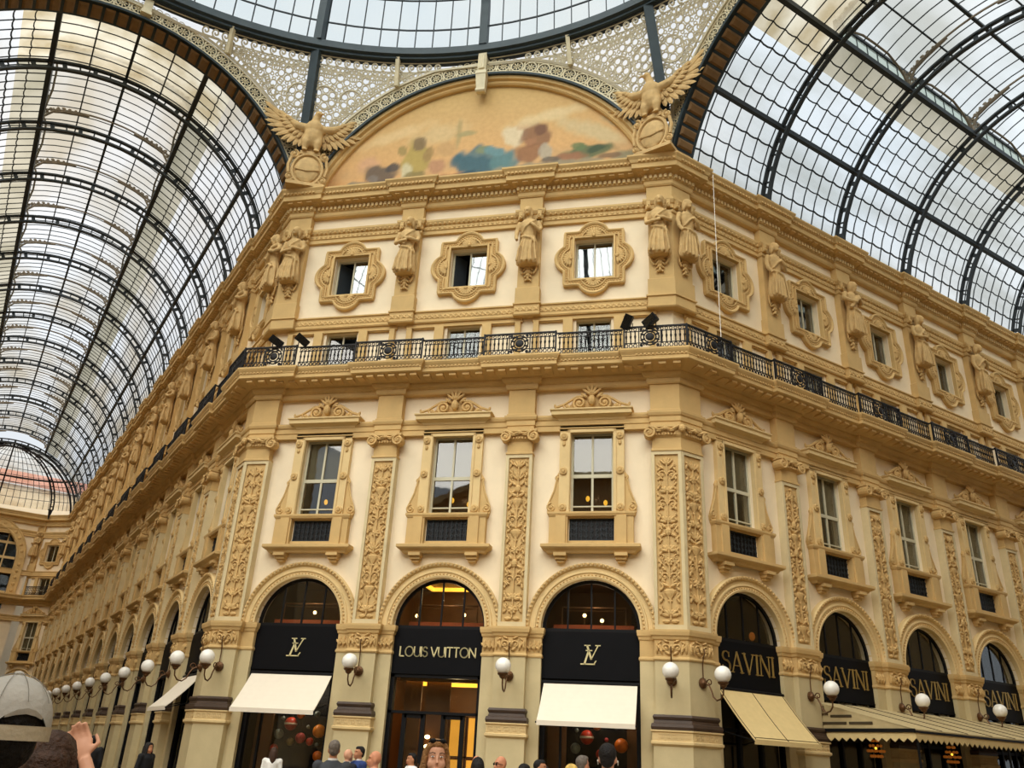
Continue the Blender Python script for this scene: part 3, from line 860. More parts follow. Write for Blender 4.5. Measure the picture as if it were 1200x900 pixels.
# ------------------------------------------------------------------ statues (caryatids) on the upper storey
def fold_body(mb, rings, n=26, seed=0, k=9):
    rnd = random.Random(seed); ph = [rnd.uniform(0, 6) for _ in range(4)]
    vs = []
    for z, rx, ry, cx, cy, amp in rings:
        for i in range(n):
            a = 2 * PI * i / n
            f = 1 + amp * (math.sin(k * a + ph[0] + z * 2.2) + .6 * math.sin((k + 4) * a + ph[1] - z * 1.5))
            vs.append((cx + rx * f * math.cos(a), cy + ry * f * math.sin(a), z))
    m = len(rings)
    fs = [(j * n + i, j * n + (i + 1) % n, (j + 1) * n + (i + 1) % n, (j + 1) * n + i) for j in range(m - 1) for i in range(n)]
    fs += [tuple(range(n - 1, -1, -1)), tuple(range((m - 1) * n, m * n))]
    return mb.add(vs, fs)
def statue_mesh(kind, seed):
    mb = MB(); Y = -.08
    fold_body(mb, [(0, .36, .24, 0, Y, .2), (.08, .42, .29, 0, Y, .19), (.35, .41, .28, 0, Y, .15), (.7, .37, .26, .02, Y, .11), (1.0, .32, .23, .02, Y, .07), (1.2, .27, .2, 0, Y, .04),
                   (1.35, .28, .21, 0, Y, .03), (1.6, .34, .25, 0, Y, .02), (1.8, .36, .22, 0, Y, .02), (1.9, .26, .17, 0, Y, 0), (1.98, .11, .1, 0, Y - .02, 0)], seed=seed)
    hx = .05 * (1 if seed % 2 else -1)
    mb.tube([(0, Y, 1.9), (hx, Y - .09, 2.12)], [.1, .09], 8)
    mb.ell((hx, Y - .16, 2.25), (.145, .17, .2), 12, 8)
    mb.ell((hx, Y - .34, 2.22), (.03, .045, .055), 6, 4); mb.ell((hx, Y - .27, 2.1), (.07, .06, .06), 8, 5)
    mb.ell((hx, Y - .09, 2.34), (.185, .17, .15), 10, 6)
    for s in (1, -1): mb.ell((hx + s * .15, Y - .06, 2.16), (.06, .12, .2), 8, 5)
    def arm(s, pts, r): mb.tube([(s * x, y, z) for x, y, z in pts], r, 8)
    if kind == 0:      # arms folded across the waist
        arm(1, [(.36, Y, 1.83), (.46, Y - .02, 1.55), (.46, Y - .12, 1.36), (.2, Y - .3, 1.4), (-.05, Y - .34, 1.44)], [.11, .1, .09, .07, .06])
        arm(-1, [(.36, Y, 1.83), (.46, Y - .02, 1.55), (.46, Y - .12, 1.33), (.2, Y - .32, 1.28), (-.08, Y - .36, 1.3)], [.11, .1, .09, .07, .06])
    elif kind == 1:    # one hand at the breast, the other holding the robe
        arm(1, [(.36, Y, 1.83), (.47, Y - .02, 1.52), (.44, Y - .16, 1.36), (.25, Y - .3, 1.52), (.1, Y - .3, 1.66)], [.11, .1, .09, .07, .06])
        arm(-1, [(.36, Y, 1.83), (.47, Y, 1.5), (.48, Y - .08, 1.2), (.42, Y - .22, .98)], [.11, .1, .085, .065])
    else:              # bearded man, cloak over the shoulder
        arm(1, [(.38, Y, 1.84), (.52, Y - .02, 1.6), (.4, Y - .22, 1.5), (.1, Y - .36, 1.62)], [.13, .11, .09, .07])
        arm(-1, [(.38, Y, 1.84), (.52, Y - .05, 1.55), (.42, Y - .24, 1.4), (.1, Y - .38, 1.36)], [.13, .11, .09, .07])
        mb.ell((hx, Y - .18, 2.06), (.09, .09, .14), 8, 6)
        mb.tube([(.4, Y - .05, 1.9), (.2, Y - .26, 1.75), (-.1, Y - .3, 1.4), (-.38, Y - .2, 1.1)], [.1, .09, .09, .08], 7)
    mb.tube([(.3, Y - .12, 1.88), (.12, Y - .25, 1.68), (-.1, Y - .26, 1.5), (-.27, Y - .15, 1.25)], [.035, .04, .04, .04], 6)
    mb.tube([(-.3, Y - .12, 1.16), (-.12, Y - .25, 1.1), (.12, Y - .27, 1.02), (.34, Y - .16, .86)], [.04, .055, .055, .05], 6)
    for i in range(5):
        x = -.3 + .15 * i
        mb.tube([(x * .7 + .05, Y - .22, 1.1), (x * 1.05, Y - .28, .55), (x * 1.25, Y - .29, .04)], [.025, .045, .055], 5)
    return mb
SB = 18.22
STAT = [remesh(statue_mesh(k, k + 1), .028, 1, 'figure') for k in range(3)]
for me in STAT:
    me.transform(Matrix.Translation((0, -.12, 0)) @ Matrix.Diagonal((.95, .95, 1.02, 1)))
def make_caryatid(kind, label, corner=False):
    t = T('caryatid', label, 'statue', base=(0, 0, 16.76))
    pl = plan_c if corner else plan_n
    fr = [(0, Matrix())] if not corner else [(0, Matrix.Translation((-.5, 0, 0))), (1, R45 @ Matrix.Translation((.5, 0, 0)))]
    p = MB().mould(pl(.40, -.04), [(.05, 16.76), (.05, 17.4), (.02, 17.42), (0, 17.44), (0, 20.2)])
    t.part('herm_shaft', p, M_['stone'])
    cap = MB().mould(pl(.40, -.04), [(0, 20.15), (.05, 20.2), (.05, 20.3), (.02, 20.32), (.02, 20.6), (.1, 20.7), (.12, 20.78), (-.1, 20.8)])
    cap.mould(pl(.44, -.02), [(0, 20.78), (0, 21.4)])
    for i, M in fr:
        q = MB()
        for s in (1, -1): q.box(s * .36 - .07, s * .36 + .07, -.12, .1, 20.34, 20.72); q.spiral(s * .36, 20.42, -.14, .09, 1.2, PI / 2, s, .028)
        cap.join(q, M)
    t.part('capital', cap, M_['stone'])
    for i, M in fr:
        me = STAT[(kind + i) % 3].copy(); me.transform(M @ Matrix.Translation((0, 0, SB)))
        f = t.part('figure', MB(), M_['statue']); f.data = shift(me, tuple(-b for b in t.base)); f.data.materials.clear(); f.data.materials.append(M_['statue'])
    tas = MB()
    for i, M in fr:
        q = MB()
        for j in range(4):
            w = .17 - .035 * j; z = 18.2 - .15 * j
            q.ell((0, -.02, z), (w, .08, .09), 8, 5)
            for s in (1, -1): q.leaf(s * w * .5, z, -.03, -PI / 2 + s * .7, .16, .08)
        for s in (1, -1): q.tube([(s * .3, -.05, 18.4), (s * .3, -.05, 18.1), (s * .2, -.05, 17.95)], .04, 5)
        tas.join(q, M)
    t.part('tassel', tas, M_['relief'])
    t.part('shaft_panel', sum_mb([(M, MB().box(-.3, .3, -.0, .05, 16.86, 17.36)) for _, M in fr]), M_['stonelt'])
    return t
def sum_mb(lst):
    mb = MB()
    for M, q in lst: mb.join(q, M)
    return mb

# ------------------------------------------------------------------ iron railings
RZ0, RZ1 = 14.27, 15.1
def rail_leg(parts, L, M, medal=None, posts=(True, True)):
    """one straight run of railing from x=0 to x=L along the facade (y=0)"""
    top, lat, med = parts
    t = MB().box(0, L, -.035, .035, RZ1 - .05, RZ1); t.box(0, L, -.02, .02, RZ0, RZ0 + .035); t.box(0, L, -.012, .012, RZ0 + .2, RZ0 + .225); t.box(0, L, -.012, .012, RZ1 - .2, RZ1 - .175)
    for k, on in ((0, posts[0]), (L, posts[1])):
        if on: t.box(k - .025, k + .025, -.03, .03, RZ0 - .02, RZ1 + .02)
    top.join(t, M)
    l = MB(); n = max(2, round(L / .145))
    for i in range(n):
        x = L * (i + .5) / n
        if medal and abs(x - medal) < .34: continue
        l.tube([(x, 0, RZ0 + .2), (x, 0, RZ0 + .36), (x, 0, RZ0 + .45), (x, 0, RZ1 - .32), (x, 0, RZ1 - .2)], [.022, .022, .04, .022, .024], 5)
        ring = [(x + .055 * math.cos(a * PI / 4), 0, RZ0 + .115 + .075 * math.sin(a * PI / 4)) for a in range(8)]
        l.tube(ring, .019, 4, True)
        ring = [(x + .05 * math.cos(a * PI / 3), 0, RZ1 - .115 + .055 * math.sin(a * PI / 3)) for a in range(6)]
        l.tube(ring, .017, 4, True)
        l.ell((x, 0, RZ0 + .28), (.028, .028, .03), 6, 4)
    lat.join(l, M)
    if medal:
        m = MB(); zc = (RZ0 + RZ1) / 2
        for r in (.3, .2): m.tube([(medal + r * math.cos(a * PI / 8), -.01, zc + r * math.sin(a * PI / 8)) for a in range(16)], .025, 5, True)
        m.ell((medal, -.03, zc), (.15, .04, .15), 10, 6)
        for a in range(8):
            an = a * PI / 4 + PI / 8
            m.leaf(medal + .15 * math.cos(an), zc + .15 * math.sin(an), -.02, an, .2, .08, .02)
        for sx in (1, -1):
            m.box(medal + sx * .36 - .02, medal + sx * .36 + .015, -.02, .02, RZ0, RZ1)
            for sz in (1, -1): m.spiral(medal + sx * .27, zc + sz * .3, -.01, .08, 1.2, 0, sx * sz, .026, 4)
        med.join(m, M)
def make_rail(label, kind):
    t = T('railing', label, 'railing', base=(0, 0, RZ0))
    parts = (MB(), MB(), MB())
    if kind == 'straight':
        rail_leg(parts, 2.2, Matrix.Translation((-1.1, -.66, 0)), None, (False, False))
    elif kind == 'bay':
        rail_leg(parts, 2.5, Matrix.Translation((-1.25, -.8, 0)), 1.25)
        for s in (1, -1): parts[0].box(s * 1.25 - .03, s * 1.25 + .03, -.8, -.64, RZ1 - .05, RZ1)
    else:
        d = .8; L = 1.72 + d * M225
        rail_leg(parts, L, Matrix.Translation((-1.72, -d, 0)), .85)
        M2 = R45 @ Matrix.Translation((-d * M225, -d, 0))
        rail_leg(parts, L, M2, L - .85)
    t.part('handrail', parts[0], M_['black']); t.part('baluster_lattice', parts[1], M_['black'])
    if parts[2].v: t.part('medallion', parts[2], M_['black'])
    return t

# ------------------------------------------------------------------ globe lamps on scrolled brackets
def make_lamp(label):
    z = 4.2; t = T('wall_lamp', label, 'lamp', base=(0, 0, 3.3))
    g = MB().ell((0, -.82, z), .235, 16, 10)
    t.part('globe', g, M_['globe'], smooth=True)
    c = MB().lathe([(.04, 3.84), (.09, 3.88), (.1, 3.92), (.15, 3.96), (.16, 4.0)], 12, 0, -.82)
    t.part('gallery', c, M_['brass'])
    b = MB()
    b.tube([(.0, -.82, 3.86), (.0, -.8, 3.68), (.0, -.7, 3.55), (.0, -.55, 3.52), (.0, -.42, 3.62), (.0, -.36, 3.78), (.0, -.28, 3.92), (.0, -.16, 3.98)], .024, 6)
    k = 12
    b.tube([(0, -.3 + .11 * (1 - i / 14) * math.cos(i * .6), 4.0 + .11 * (1 - i / 14) * math.sin(i * .6)) for i in range(k)], .018, 5)
    t.part('bracket', b, M_['brass'])
    r = MB().lathe([(0, 0), (.15, .0), (.15, .04), (.1, .07), (.06, .12), (0, .14)], 12)
    r.v = [(x, -.02 - zz, 4.0 + y) for x, y, zz in r.v]
    t.part('rosette', r, M_['brass'])
    s = MB().tube([(0, -.06, 4.05), (0, -.06, 4.5), (0, -.1, 4.7), (0, -.16, 4.82), (.0, -.14, 4.92), (0, -.07, 4.95)], .018, 5)
    t.part('stay', s, M_['brass'])
    return t

# ------------------------------------------------------------------ sign lettering drawn with strokes
def arcpts(cx, cy, rx, ry, a0, a1, n=14): return [(cx + rx * math.cos(a0 + (a1 - a0) * i / n), cy + ry * math.sin(a0 + (a1 - a0) * i / n)) for i in range(n + 1)]
S_PTS = arcpts(.27, .76, .23, .22, .15 * PI, 1.5 * PI, 12)[:-1] + arcpts(.27, .27, .26, .27, .5 * PI, -.85 * PI, 14)
SANS = {'L': (.46, [[(0, 1), (0, 0), (.46, 0)]]), 'O': (.88, [arcpts(.44, .5, .44, .5, 0, 2 * PI, 28)]),
        'U': (.66, [[(0, 1), (0, .32)] + arcpts(.33, .32, .33, .32, PI, 2 * PI, 12) + [(.66, 1)]]), 'I': (.0, [[(0, 0), (0, 1)]]),
        'S': (.54, [S_PTS]), 'V': (.72, [[(0, 1), (.36, 0), (.72, 1)]]), 'T': (.6, [[(0, 1), (.6, 1)], [(.3, 1), (.3, 0)]]), 'N': (.68, [[(0, 0), (0, 1), (.68, 0), (.68, 1)]])}
def sans(text, h, w, gap, y):
    mb = MB(); x = 0; out = []
    for ch in text:
        if ch == ' ': x += .26 * h; continue
        a, st = SANS[ch]
        for p in st: out.append([(x + q[0] * h, q[1] * h) for q in p])
        x += a * h + gap
    W = x - gap
    for p in out: mb.ribbon([(a - W / 2, b) for a, b in p], w, y, y + .03)
    return mb
def serif(text, h, gap, y):
    """thick and thin roman capitals"""
    T1, T2 = .095 * h, .035 * h
    mb = MB(); x = 0; st = []
    def s(p, w): st.append(([(x + a * h, b * h) for a, b in p], w))
    def sf(a, b, w=.22): s([(a - w / 2, b), (a + w / 2, b)], .04 * h)
    for ch in text:
        if ch == 'S':
            s(S_PTS[:6], T2 * 1.2); s(S_PTS[5:20], T1 * .9); s(S_PTS[19:], T2 * 1.2); adv = .54
            s([(.48, .72), (.48, .95)], .035 * h); s([(.02, .05), (.02, .3)], .035 * h)
        elif ch == 'A':
            s([(0.02, 0), (.36, 1)], T2); s([(.36, 1), (.7, 0)], T1); s([(.14, .34), (.56, .34)], T2); sf(.02, 0.02); sf(.7, .02); adv = .72
        elif ch == 'V':
            s([(0.02, 1), (.36, 0)], T1); s([(.36, 0), (.7, 1)], T2); sf(.02, .98); sf(.7, .98); adv = .72
        elif ch == 'I':
            s([(.1, 0), (.1, 1)], T1); sf(.1, .02, .22); sf(.1, .98, .22); adv = .2
        elif ch == 'N':
            s([(.04, 0), (.04, 1)], T2); s([(.04, 1), (.66, 0)], T1); s([(.66, 0), (.66, 1)], T2); sf(.04, .02); sf(.04, .98, .2); sf(.66, .98); adv = .7
        x += adv * h + gap
    W = x - gap
    for p, w in st: mb.ribbon([(a - W / 2, b) for a, b in p], w, y, y + .03)
    return mb
def monogram(h, y):
    mb = MB()
    for p, w in (([(.2, .03), (.42, .70)], .095), ([(.28, .72), (.60, .72)], .05), ([(.0, .025), (.74, .025)], .06), ([(.70, .03), (.82, .2)], .05),
                 ([(.34, .97), (.56, .28)], .1), ([(.56, .28), (.92, .97)], .05), ([(.2, .98), (.5, .98)], .05), ([(.78, .98), (1.04, .98)], .05)):
        mb.ribbon([((a - .52) * h, b * h) for a, b in p], w * h, y, y + .03)
    return mb
def make_sign(label, letters=None, m='gold', z1=5.36):
    t = T('shop_sign', label, 'sign', base=(0, .4, 4.0))
    p = MB().box(-1.49, 1.49, .36, .46, 4.0, z1); p.box(-1.49, 1.49, .33, .36, 4.0, 4.05)
    t.part('panel', p, M_['signblk'])
    if letters is not None:
        lt = MB(); lt.v = letters.v; lt.f = letters.f
        t.part('lettering', lt, M_[m])
    return t
def make_awning(label, m, ytop, ztop, ybot, zbot, seam=False, hw=1.38):
    t = T('awning', label, 'awning', base=(0, 0, zbot))
    c = MB(); th = .03; n = 8
    for i in range(n):
        a, b = i / n, (i + 1) / n
        def P(x, q, o): 
            sag = .05 * math.sin(PI * q)
            return (x, ytop + (ybot - ytop) * q, ztop + (zbot - ztop) * q - sag + o)
        c.hexa([P(-hw, a, 0), P(hw, a, 0), P(hw, b, 0), P(-hw, b, 0), P(-hw, a, th), P(hw, a, th), P(hw, b, th), P(-hw, b, th)])
    c.box(-hw, hw, ybot - .03, ybot, zbot - .1, zbot + .03)
    t.part('canvas', c, m)
    f = MB().tube([(-hw - .04, ybot, zbot - .02), (hw + .04, ybot, zbot - .02)], .025, 6)
    f.tube([(-hw - .05, ytop, ztop + .03), (hw + .05, ytop, ztop + .03)], .05, 8)
    for s in (1, -1): f.tube([(s * (hw - .1), ytop + .03, zbot + .25), (s * (hw - .1), ybot + .03, zbot - .02)], .018, 5)
    t.part('frame', f, M_['frameblk'])
    if seam:
        s = MB()
        for x in (-hw + .06, 0, hw - .06):
            s.tube([(x, ytop + (ybot - ytop) * q / 8, ztop + (zbot - ztop) * q / 8 - .05 * math.sin(PI * q / 8) + .035) for q in range(9)], .012, 4)
        s.tube([(-hw + .06, ybot + .04, zbot + .08), (hw - .06, ybot + .04, zbot + .08)], .01, 4)
        t.part('seam', s, M_['canseam'])
    return t
ORD = ['first', 'second', 'third', 'fourth', 'fifth', 'sixth', 'seventh', 'eighth', 'ninth', 'tenth', 'eleventh', 'twelfth', 'thirteenth', 'fourteenth', 'fifteenth', 'sixteenth']
F_RC = Matrix.Translation((V0, 0, 0))
FACE, RW, LW = 'lunette facade', 'restaurant wing', 'long receding wing'
CPOS = ['beside the long receding wing', 'in the middle', 'beside the restaurant wing']
F_E = F_L @ Matrix.Translation((-END_S - 2.85 * C8, -RC + 2.85 * C8, 0)) @ Matrix.Rotation(PI / 4, 4, 'Z')
F_W = F_L @ Matrix.Translation((-END_S - RC, -HA, 0)) @ Matrix.Rotation(PI / 2, 4, 'Z')

# ---- pilasters
pn = [make_pilaster(False, 'x', s) for s in (3, 11, 23)]
pc = make_pilaster(True, 'x', 41)
place(pn[0], F_C, PIL_C[0], 'carved ochre pilaster between the white-awning shop and the lettered doorway shop')
place(pn[1], F_C, PIL_C[1], 'carved ochre pilaster between the doorway shop and the shop beside the restaurant wing')
place(pc, F_RC, 0, 'bent corner pilaster with two carved panels joining lunette facade and restaurant wing')
place(pc, F_L, 0, 'bent corner pilaster joining lunette facade and long receding wing')
for i, x in enumerate(PIL_R):
    place(pn[(i + 2) % 3], F_R, x, f'{ORD[i]} carved pilaster after the corner on the {RW}', 'carved pilasters of the restaurant wing')
for i, x in enumerate(PIL_L):
    place(pn[i % 3], F_L, x, f'{ORD[i]} carved pilaster after the corner on the {LW}', 'carved pilasters of the long receding wing')

# ---- tall windows, quatrefoil windows, mezzanine windows, arches, fanlights
tw = [make_tall_window('x', 1.38), make_tall_window('x', 2.6)]
qf = [make_quatrefoil('x', True), make_quatrefoil('x', False, True), make_quatrefoil('x')]
mz = make_mezzanine('x'); ar = make_arch('x'); fl = make_fanlight('x')
CW = ['above the white awning nearest the long receding wing', 'above the lettered doorway sign', 'above the white awning nearest the restaurant wing']
for i, x in enumerate(BAY_C):
    place(tw[0], F_C, x, f'tall pedimented window {CW[i]}', 'tall windows of the lunette facade')
    place(qf[0 if i < 2 else 1], F_C, x, ['quatrefoil window standing open, next to the long receding wing', 'quatrefoil window standing open in the middle of the lunette facade', 'bright closed quatrefoil window of the lunette facade beside the paired caryatids'][i], 'quatrefoil windows of the lunette facade')
    place(mz, F_C, x, f'low window behind the railing of the {FACE}, {CPOS[i]}', 'low balcony windows of the lunette facade')
    place(ar, F_C, x, f'round stone arch of the {FACE}, {CPOS[i]}', 'stone arches of the lunette facade')
    place(fl, F_C, x, f'half-round dark fanlight of the {FACE}, {CPOS[i]}', 'fanlights of the lunette facade')
for F, bays, nm in ((F_R, BAY_R, RW), (F_L, BAY_L, LW)):
    for i, x in enumerate(bays):
        o = ORD[i]
        place(tw[[0, 0, 1][i % 3] if nm == RW else i % 2], F, x, f'{o} tall pedimented window from the corner on the {nm}', f'tall windows of the {nm}')
        place(qf[2], F, x, f'{o} quatrefoil window from the corner on the {nm}', f'quatrefoil windows of the {nm}')
        place(mz, F, x, f'{o} low window behind the railing of the {nm}, counted from the corner', f'low balcony windows of the {nm}')
        place(ar, F, x, f'{o} round stone arch from the corner on the {nm}', f'stone arches of the {nm}')
        place(fl, F, x, f'{o} half-round dark fanlight from the corner on the {nm}', f'fanlights of the {nm}')

# ---- caryatids
cy = [make_caryatid(k, 'x') for k in range(3)]
cc = [make_caryatid(0, 'x', True), make_caryatid(2, 'x', True)]
place(cy[0], F_C, PIL_C[0], 'robed stone caryatid with folded arms between the two open quatrefoil windows')
place(cy[1], F_C, PIL_C[1], 'robed stone caryatid between the middle and the bright quatrefoil window')
place(cc[0], F_RC, 0, 'pair of stone caryatids at the corner towards the restaurant wing')
place(cc[1], F_L, 0, 'pair of stone statues at the corner towards the long receding wing')
for i, x in enumerate(PIL_R): place(cy[(i + 1) % 3], F_R, x, f'{ORD[i]} stone caryatid after the corner pair on the {RW}', 'caryatids of the restaurant wing')
for i, x in enumerate(PIL_L): place(cy[(i + 2) % 3], F_L, x, f'{ORD[i]} stone caryatid after the corner pair on the {LW}', 'caryatids of the long receding wing')

# ---- railings
rb, rs, rc = make_rail('x', 'bay'), make_rail('x', 'straight'), make_rail('x', 'corner')
for i, x in enumerate(PIL_C): place(rb, F_C, x, f'black iron railing bulging under the {ORD[i]} single caryatid of the {FACE}', 'bulging railing panels')
for i, x in enumerate(BAY_C):
    if i == 1: place(rs, F_C, x, 'straight black railing panel in the middle of the lunette facade', 'straight railing panels')
    else: place(rs, F_C, x + (.0), f'straight black railing panel of the {FACE}, {CPOS[i]}', 'straight railing panels')
place(rc, F_RC, 0, 'bent black corner railing below the corner towards the restaurant wing')
place(rc, F_L, 0, 'bent black corner railing below the corner towards the long receding wing')
for F, pils, bays, nm in ((F_R, PIL_R, BAY_R, RW), (F_L, PIL_L, BAY_L, LW)):
    for i, x in enumerate(pils): place(rb, F, x, f'{ORD[i]} bulging black railing panel after the corner on the {nm}', f'bulging railing panels of the {nm}')
    for i, x in enumerate(bays): place(rs, F, x, f'{ORD[i]} straight black railing panel from the corner on the {nm}', f'straight railing panels of the {nm}')

# ---- lamps
lp = make_lamp('x')
place(lp, F_C, PIL_C[0], 'white globe wall lamp on the pilaster between white awning and doorway shop')
place(lp, F_C, PIL_C[1], 'white globe wall lamp just after the doorway shop, before the second awning')
place(lp, F_C, V0 - .5, 'white globe wall lamp on the lunette side of the corner towards the restaurant wing')
place(lp, F_R, .48, 'white globe wall lamp beside the first gold restaurant sign')
place(lp, F_C, -V0 + .5, 'white globe wall lamp on the lunette side of the corner towards the long receding wing')
place(lp, F_L, -.48, 'white globe wall lamp on the long wing side of the corner pilaster')
for i, x in enumerate(PIL_R): place(lp, F_R, x, f'{ORD[i]} white globe wall lamp after the corner on the {RW}', 'globe lamps of the restaurant wing')
for i, x in enumerate(PIL_L): place(lp, F_L, x, f'{ORD[i]} white globe wall lamp after the corner on the {LW}', 'globe lamps of the long receding wing')

# ---- signs and awnings
LV = lambda: sum_mb([(Matrix.Translation((0, 0, 4.42)), monogram(.56, .33))])
place(make_sign('x', LV()), F_C, BAY_C[0], 'black sign with gold monogram over the white awning beside the long receding wing')
place(make_sign('x', sum_mb([(Matrix.Translation((0, 0, 4.52)), sans('LOUIS VUITTON', .285, .034, .042, .33))])), F_C, BAY_C[1], 'black sign with the shop name in pale gold capitals over the doorway')
place(make_sign('x', LV()), F_C, BAY_C[2], 'black sign with gold monogram over the white awning beside the restaurant wing')
sv = make_sign('x', sum_mb([(Matrix.Translation((.04, 0, 4.47)), serif('SAVINI', .6, .085, .33))]), 'golddk')
for i, x in enumerate(BAY_R): place(sv, F_R, x, f'{ORD[i]} black restaurant sign in brass serif capitals counted from the corner', 'restaurant signs')
sb = make_sign('x')
for i, x in enumerate(BAY_L): place(sb, F_L, x, f'{ORD[i]} plain black shop fascia from the corner on the {LW}', 'plain shop fascias of the long receding wing')
aw = make_awning('x', M_['awning'], .32, 3.86, -.68, 2.76)
place(aw, F_C, BAY_C[0], 'sloping ivory awning over the shop window beside the long receding wing')
place(aw, F_C, BAY_C[2], 'sloping ivory awning over the shop window beside the restaurant wing')
place(aw, F_L, BAY_L[0], 'sloping ivory awning on the first arch of the long receding wing')
place(make_awning('x', M_['awnbeige'], .28, 3.93, -.98, 2.55, True, 1.4), F_R, BAY_R[0], 'steep beige awning with dark seams below the first restaurant sign')

# ---- big restaurant canopy
def canopy():
    x0, x1 = 5.66, 5.66 + 18.2; yo, zo, yw, zw = -3.1, 3.05, .3, 3.87
    t = T('canopy', 'long olive-beige restaurant canopy with a zigzag valance sheltering the terrace', 'canopy', base=(x0, 0, 2.7))
    mb = MB(); th = .04
    mb.hexa([(x0, yw, zw), (x1, yw, zw), (x1, yo, zo), (x0, yo, zo), (x0, yw, zw + th), (x1, yw, zw + th), (x1, yo, zo + th), (x0, yo, zo + th)])
    t.part('roof_cloth', mb, M_['canopy'])
    sd = MB().hexa([(x0, yw, zo + .05), (x0 + .03, yw, zo + .05), (x0 + .03, yo, zo), (x0, yo, zo), (x0, yw, zw), (x0 + .03, yw, zw), (x0 + .03, yo, zo + .03), (x0, yo, zo + .03)])
    t.part('side_cloth', sd, M_['canopy'])
    txt = sum_mb([(Matrix.Translation((0, 0, 0)), serif('S', .16, .0, 0)), (Matrix.Translation((0, 0, -.12)), serif('SAVINI', .07, .02, 0))])
    Mt = Matrix.Translation((x0 - .03, -.05, 3.6)) @ Matrix.Rotation(-PI / 2, 4, 'Z')
    t.part('lettering', sum_mb([(Mt, txt)]), M_['brass'])
    pl = MB()
    for a, b, z in ((-.3, -1.05, 3.42), (.1, -.85, 3.22), (-.95, -1.75, 3.22)): pl.box(x0 - .025, x0, min(a, b), max(a, b), z, z + .07)
    t.part('dark_band', pl, M_['canseam'])
    rail = MB().box(x0 - .05, x1, yo - .03, yo + .03, zo - .06, zo + .0); rail.box(x0 - .05, x0, yo, yw, zo - .05, zo + .05)
    t.part('frame_rail', rail, M_['frameblk'])
    v = MB(); w = .26
    def zig(p0, p1):
        L = (Vector(p1) - Vector(p0)).length; n = int(L / w); d = (Vector(p1) - Vector(p0)) / n
        for i in range(n):
            a = Vector(p0) + d * i; b = a + d; m = (a + b) / 2
            nrm = Vector((d.y, -d.x, 0)).normalized() * .012
            tri = [a, b, b - Vector((0, 0, .16)), m - Vector((0, 0, .27)), a - Vector((0, 0, .16))]
            k = len(tri)
            v.add([p + nrm for p in tri] + [p - nrm for p in tri], [tuple(range(k)), tuple(range(2 * k - 1, k - 1, -1))] + [(i2, i2 + k, (i2 + 1) % k + k, (i2 + 1) % k) for i2 in range(k)])
    zig((x0, yo, zo - .04), (x1, yo, zo - .04)); zig((x0, yw - .4, zo - .04), (x0, yo, zo - .04))
    t.part('valance', v, M_['awnbeige'])
    sm = MB()
    for i in range(1, 14):
        x = x0 + 1.3 * i
        sm.tube([(x, yw, zw + .05), (x, yo, zo + .05)], .012, 4)
    t.part('seam', sm, M_['canseam'])
    for i, x in enumerate((x0 + .1, x0 + 4.77, x0 + 9.44, x0 + 14.1)):
        t.part('post', MB().tube([(x, yo + .05, FLOOR), (x, yo + .05, zo)], .035, 8), M_['frameblk'])
    t.o.matrix_world = F_R @ Matrix.Translation(t.base)
    return t
canopy()

# ---- shop interiors on the lunette facade
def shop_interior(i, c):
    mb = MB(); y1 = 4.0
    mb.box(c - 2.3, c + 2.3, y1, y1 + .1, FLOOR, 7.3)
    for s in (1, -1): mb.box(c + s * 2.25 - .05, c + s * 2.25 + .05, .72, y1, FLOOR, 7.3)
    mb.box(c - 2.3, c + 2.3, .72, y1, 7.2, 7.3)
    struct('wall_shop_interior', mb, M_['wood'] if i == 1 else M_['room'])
    struct('ceiling_shop', MB().box(c - 2.2, c + 2.2, .75, y1, 4.02, 4.2).box(c - 2.2, c + 2.2, 1.2, y1, 5.05, 5.12), M_['wood'])
for i, c in enumerate(BAY_C): shop_interior(i, c)
def tray(c, z, label, hw=1.3):
    t = T('ceiling_light', label, 'light', base=(c, 2, z))
    mb = MB().box(c - hw, c + hw, 1.3, 1.4, z - .12, z); mb.box(c - hw, c + hw, 3.2, 3.3, z - .12, z)
    mb.box(c - hw, c - hw + .1, 1.4, 3.2, z - .12, z); mb.box(c + hw - .1, c + hw, 1.4, 3.2, z - .12, z)
    t.part('diffuser', mb, M_['cove'])
    t.part('frame', MB().box(c - hw - .08, c + hw + .08, 1.22, 1.3, z - .14, z).box(c - hw - .08, c + hw + .08, 3.3, 3.38, z - .14, z), M_['wood'])
tray(0, 7.18, 'amber ceiling cove light seen through the fanlight over the doorway'); tray(0, 4.0, 'amber ceiling cove light inside the doorway shop', 1.35)
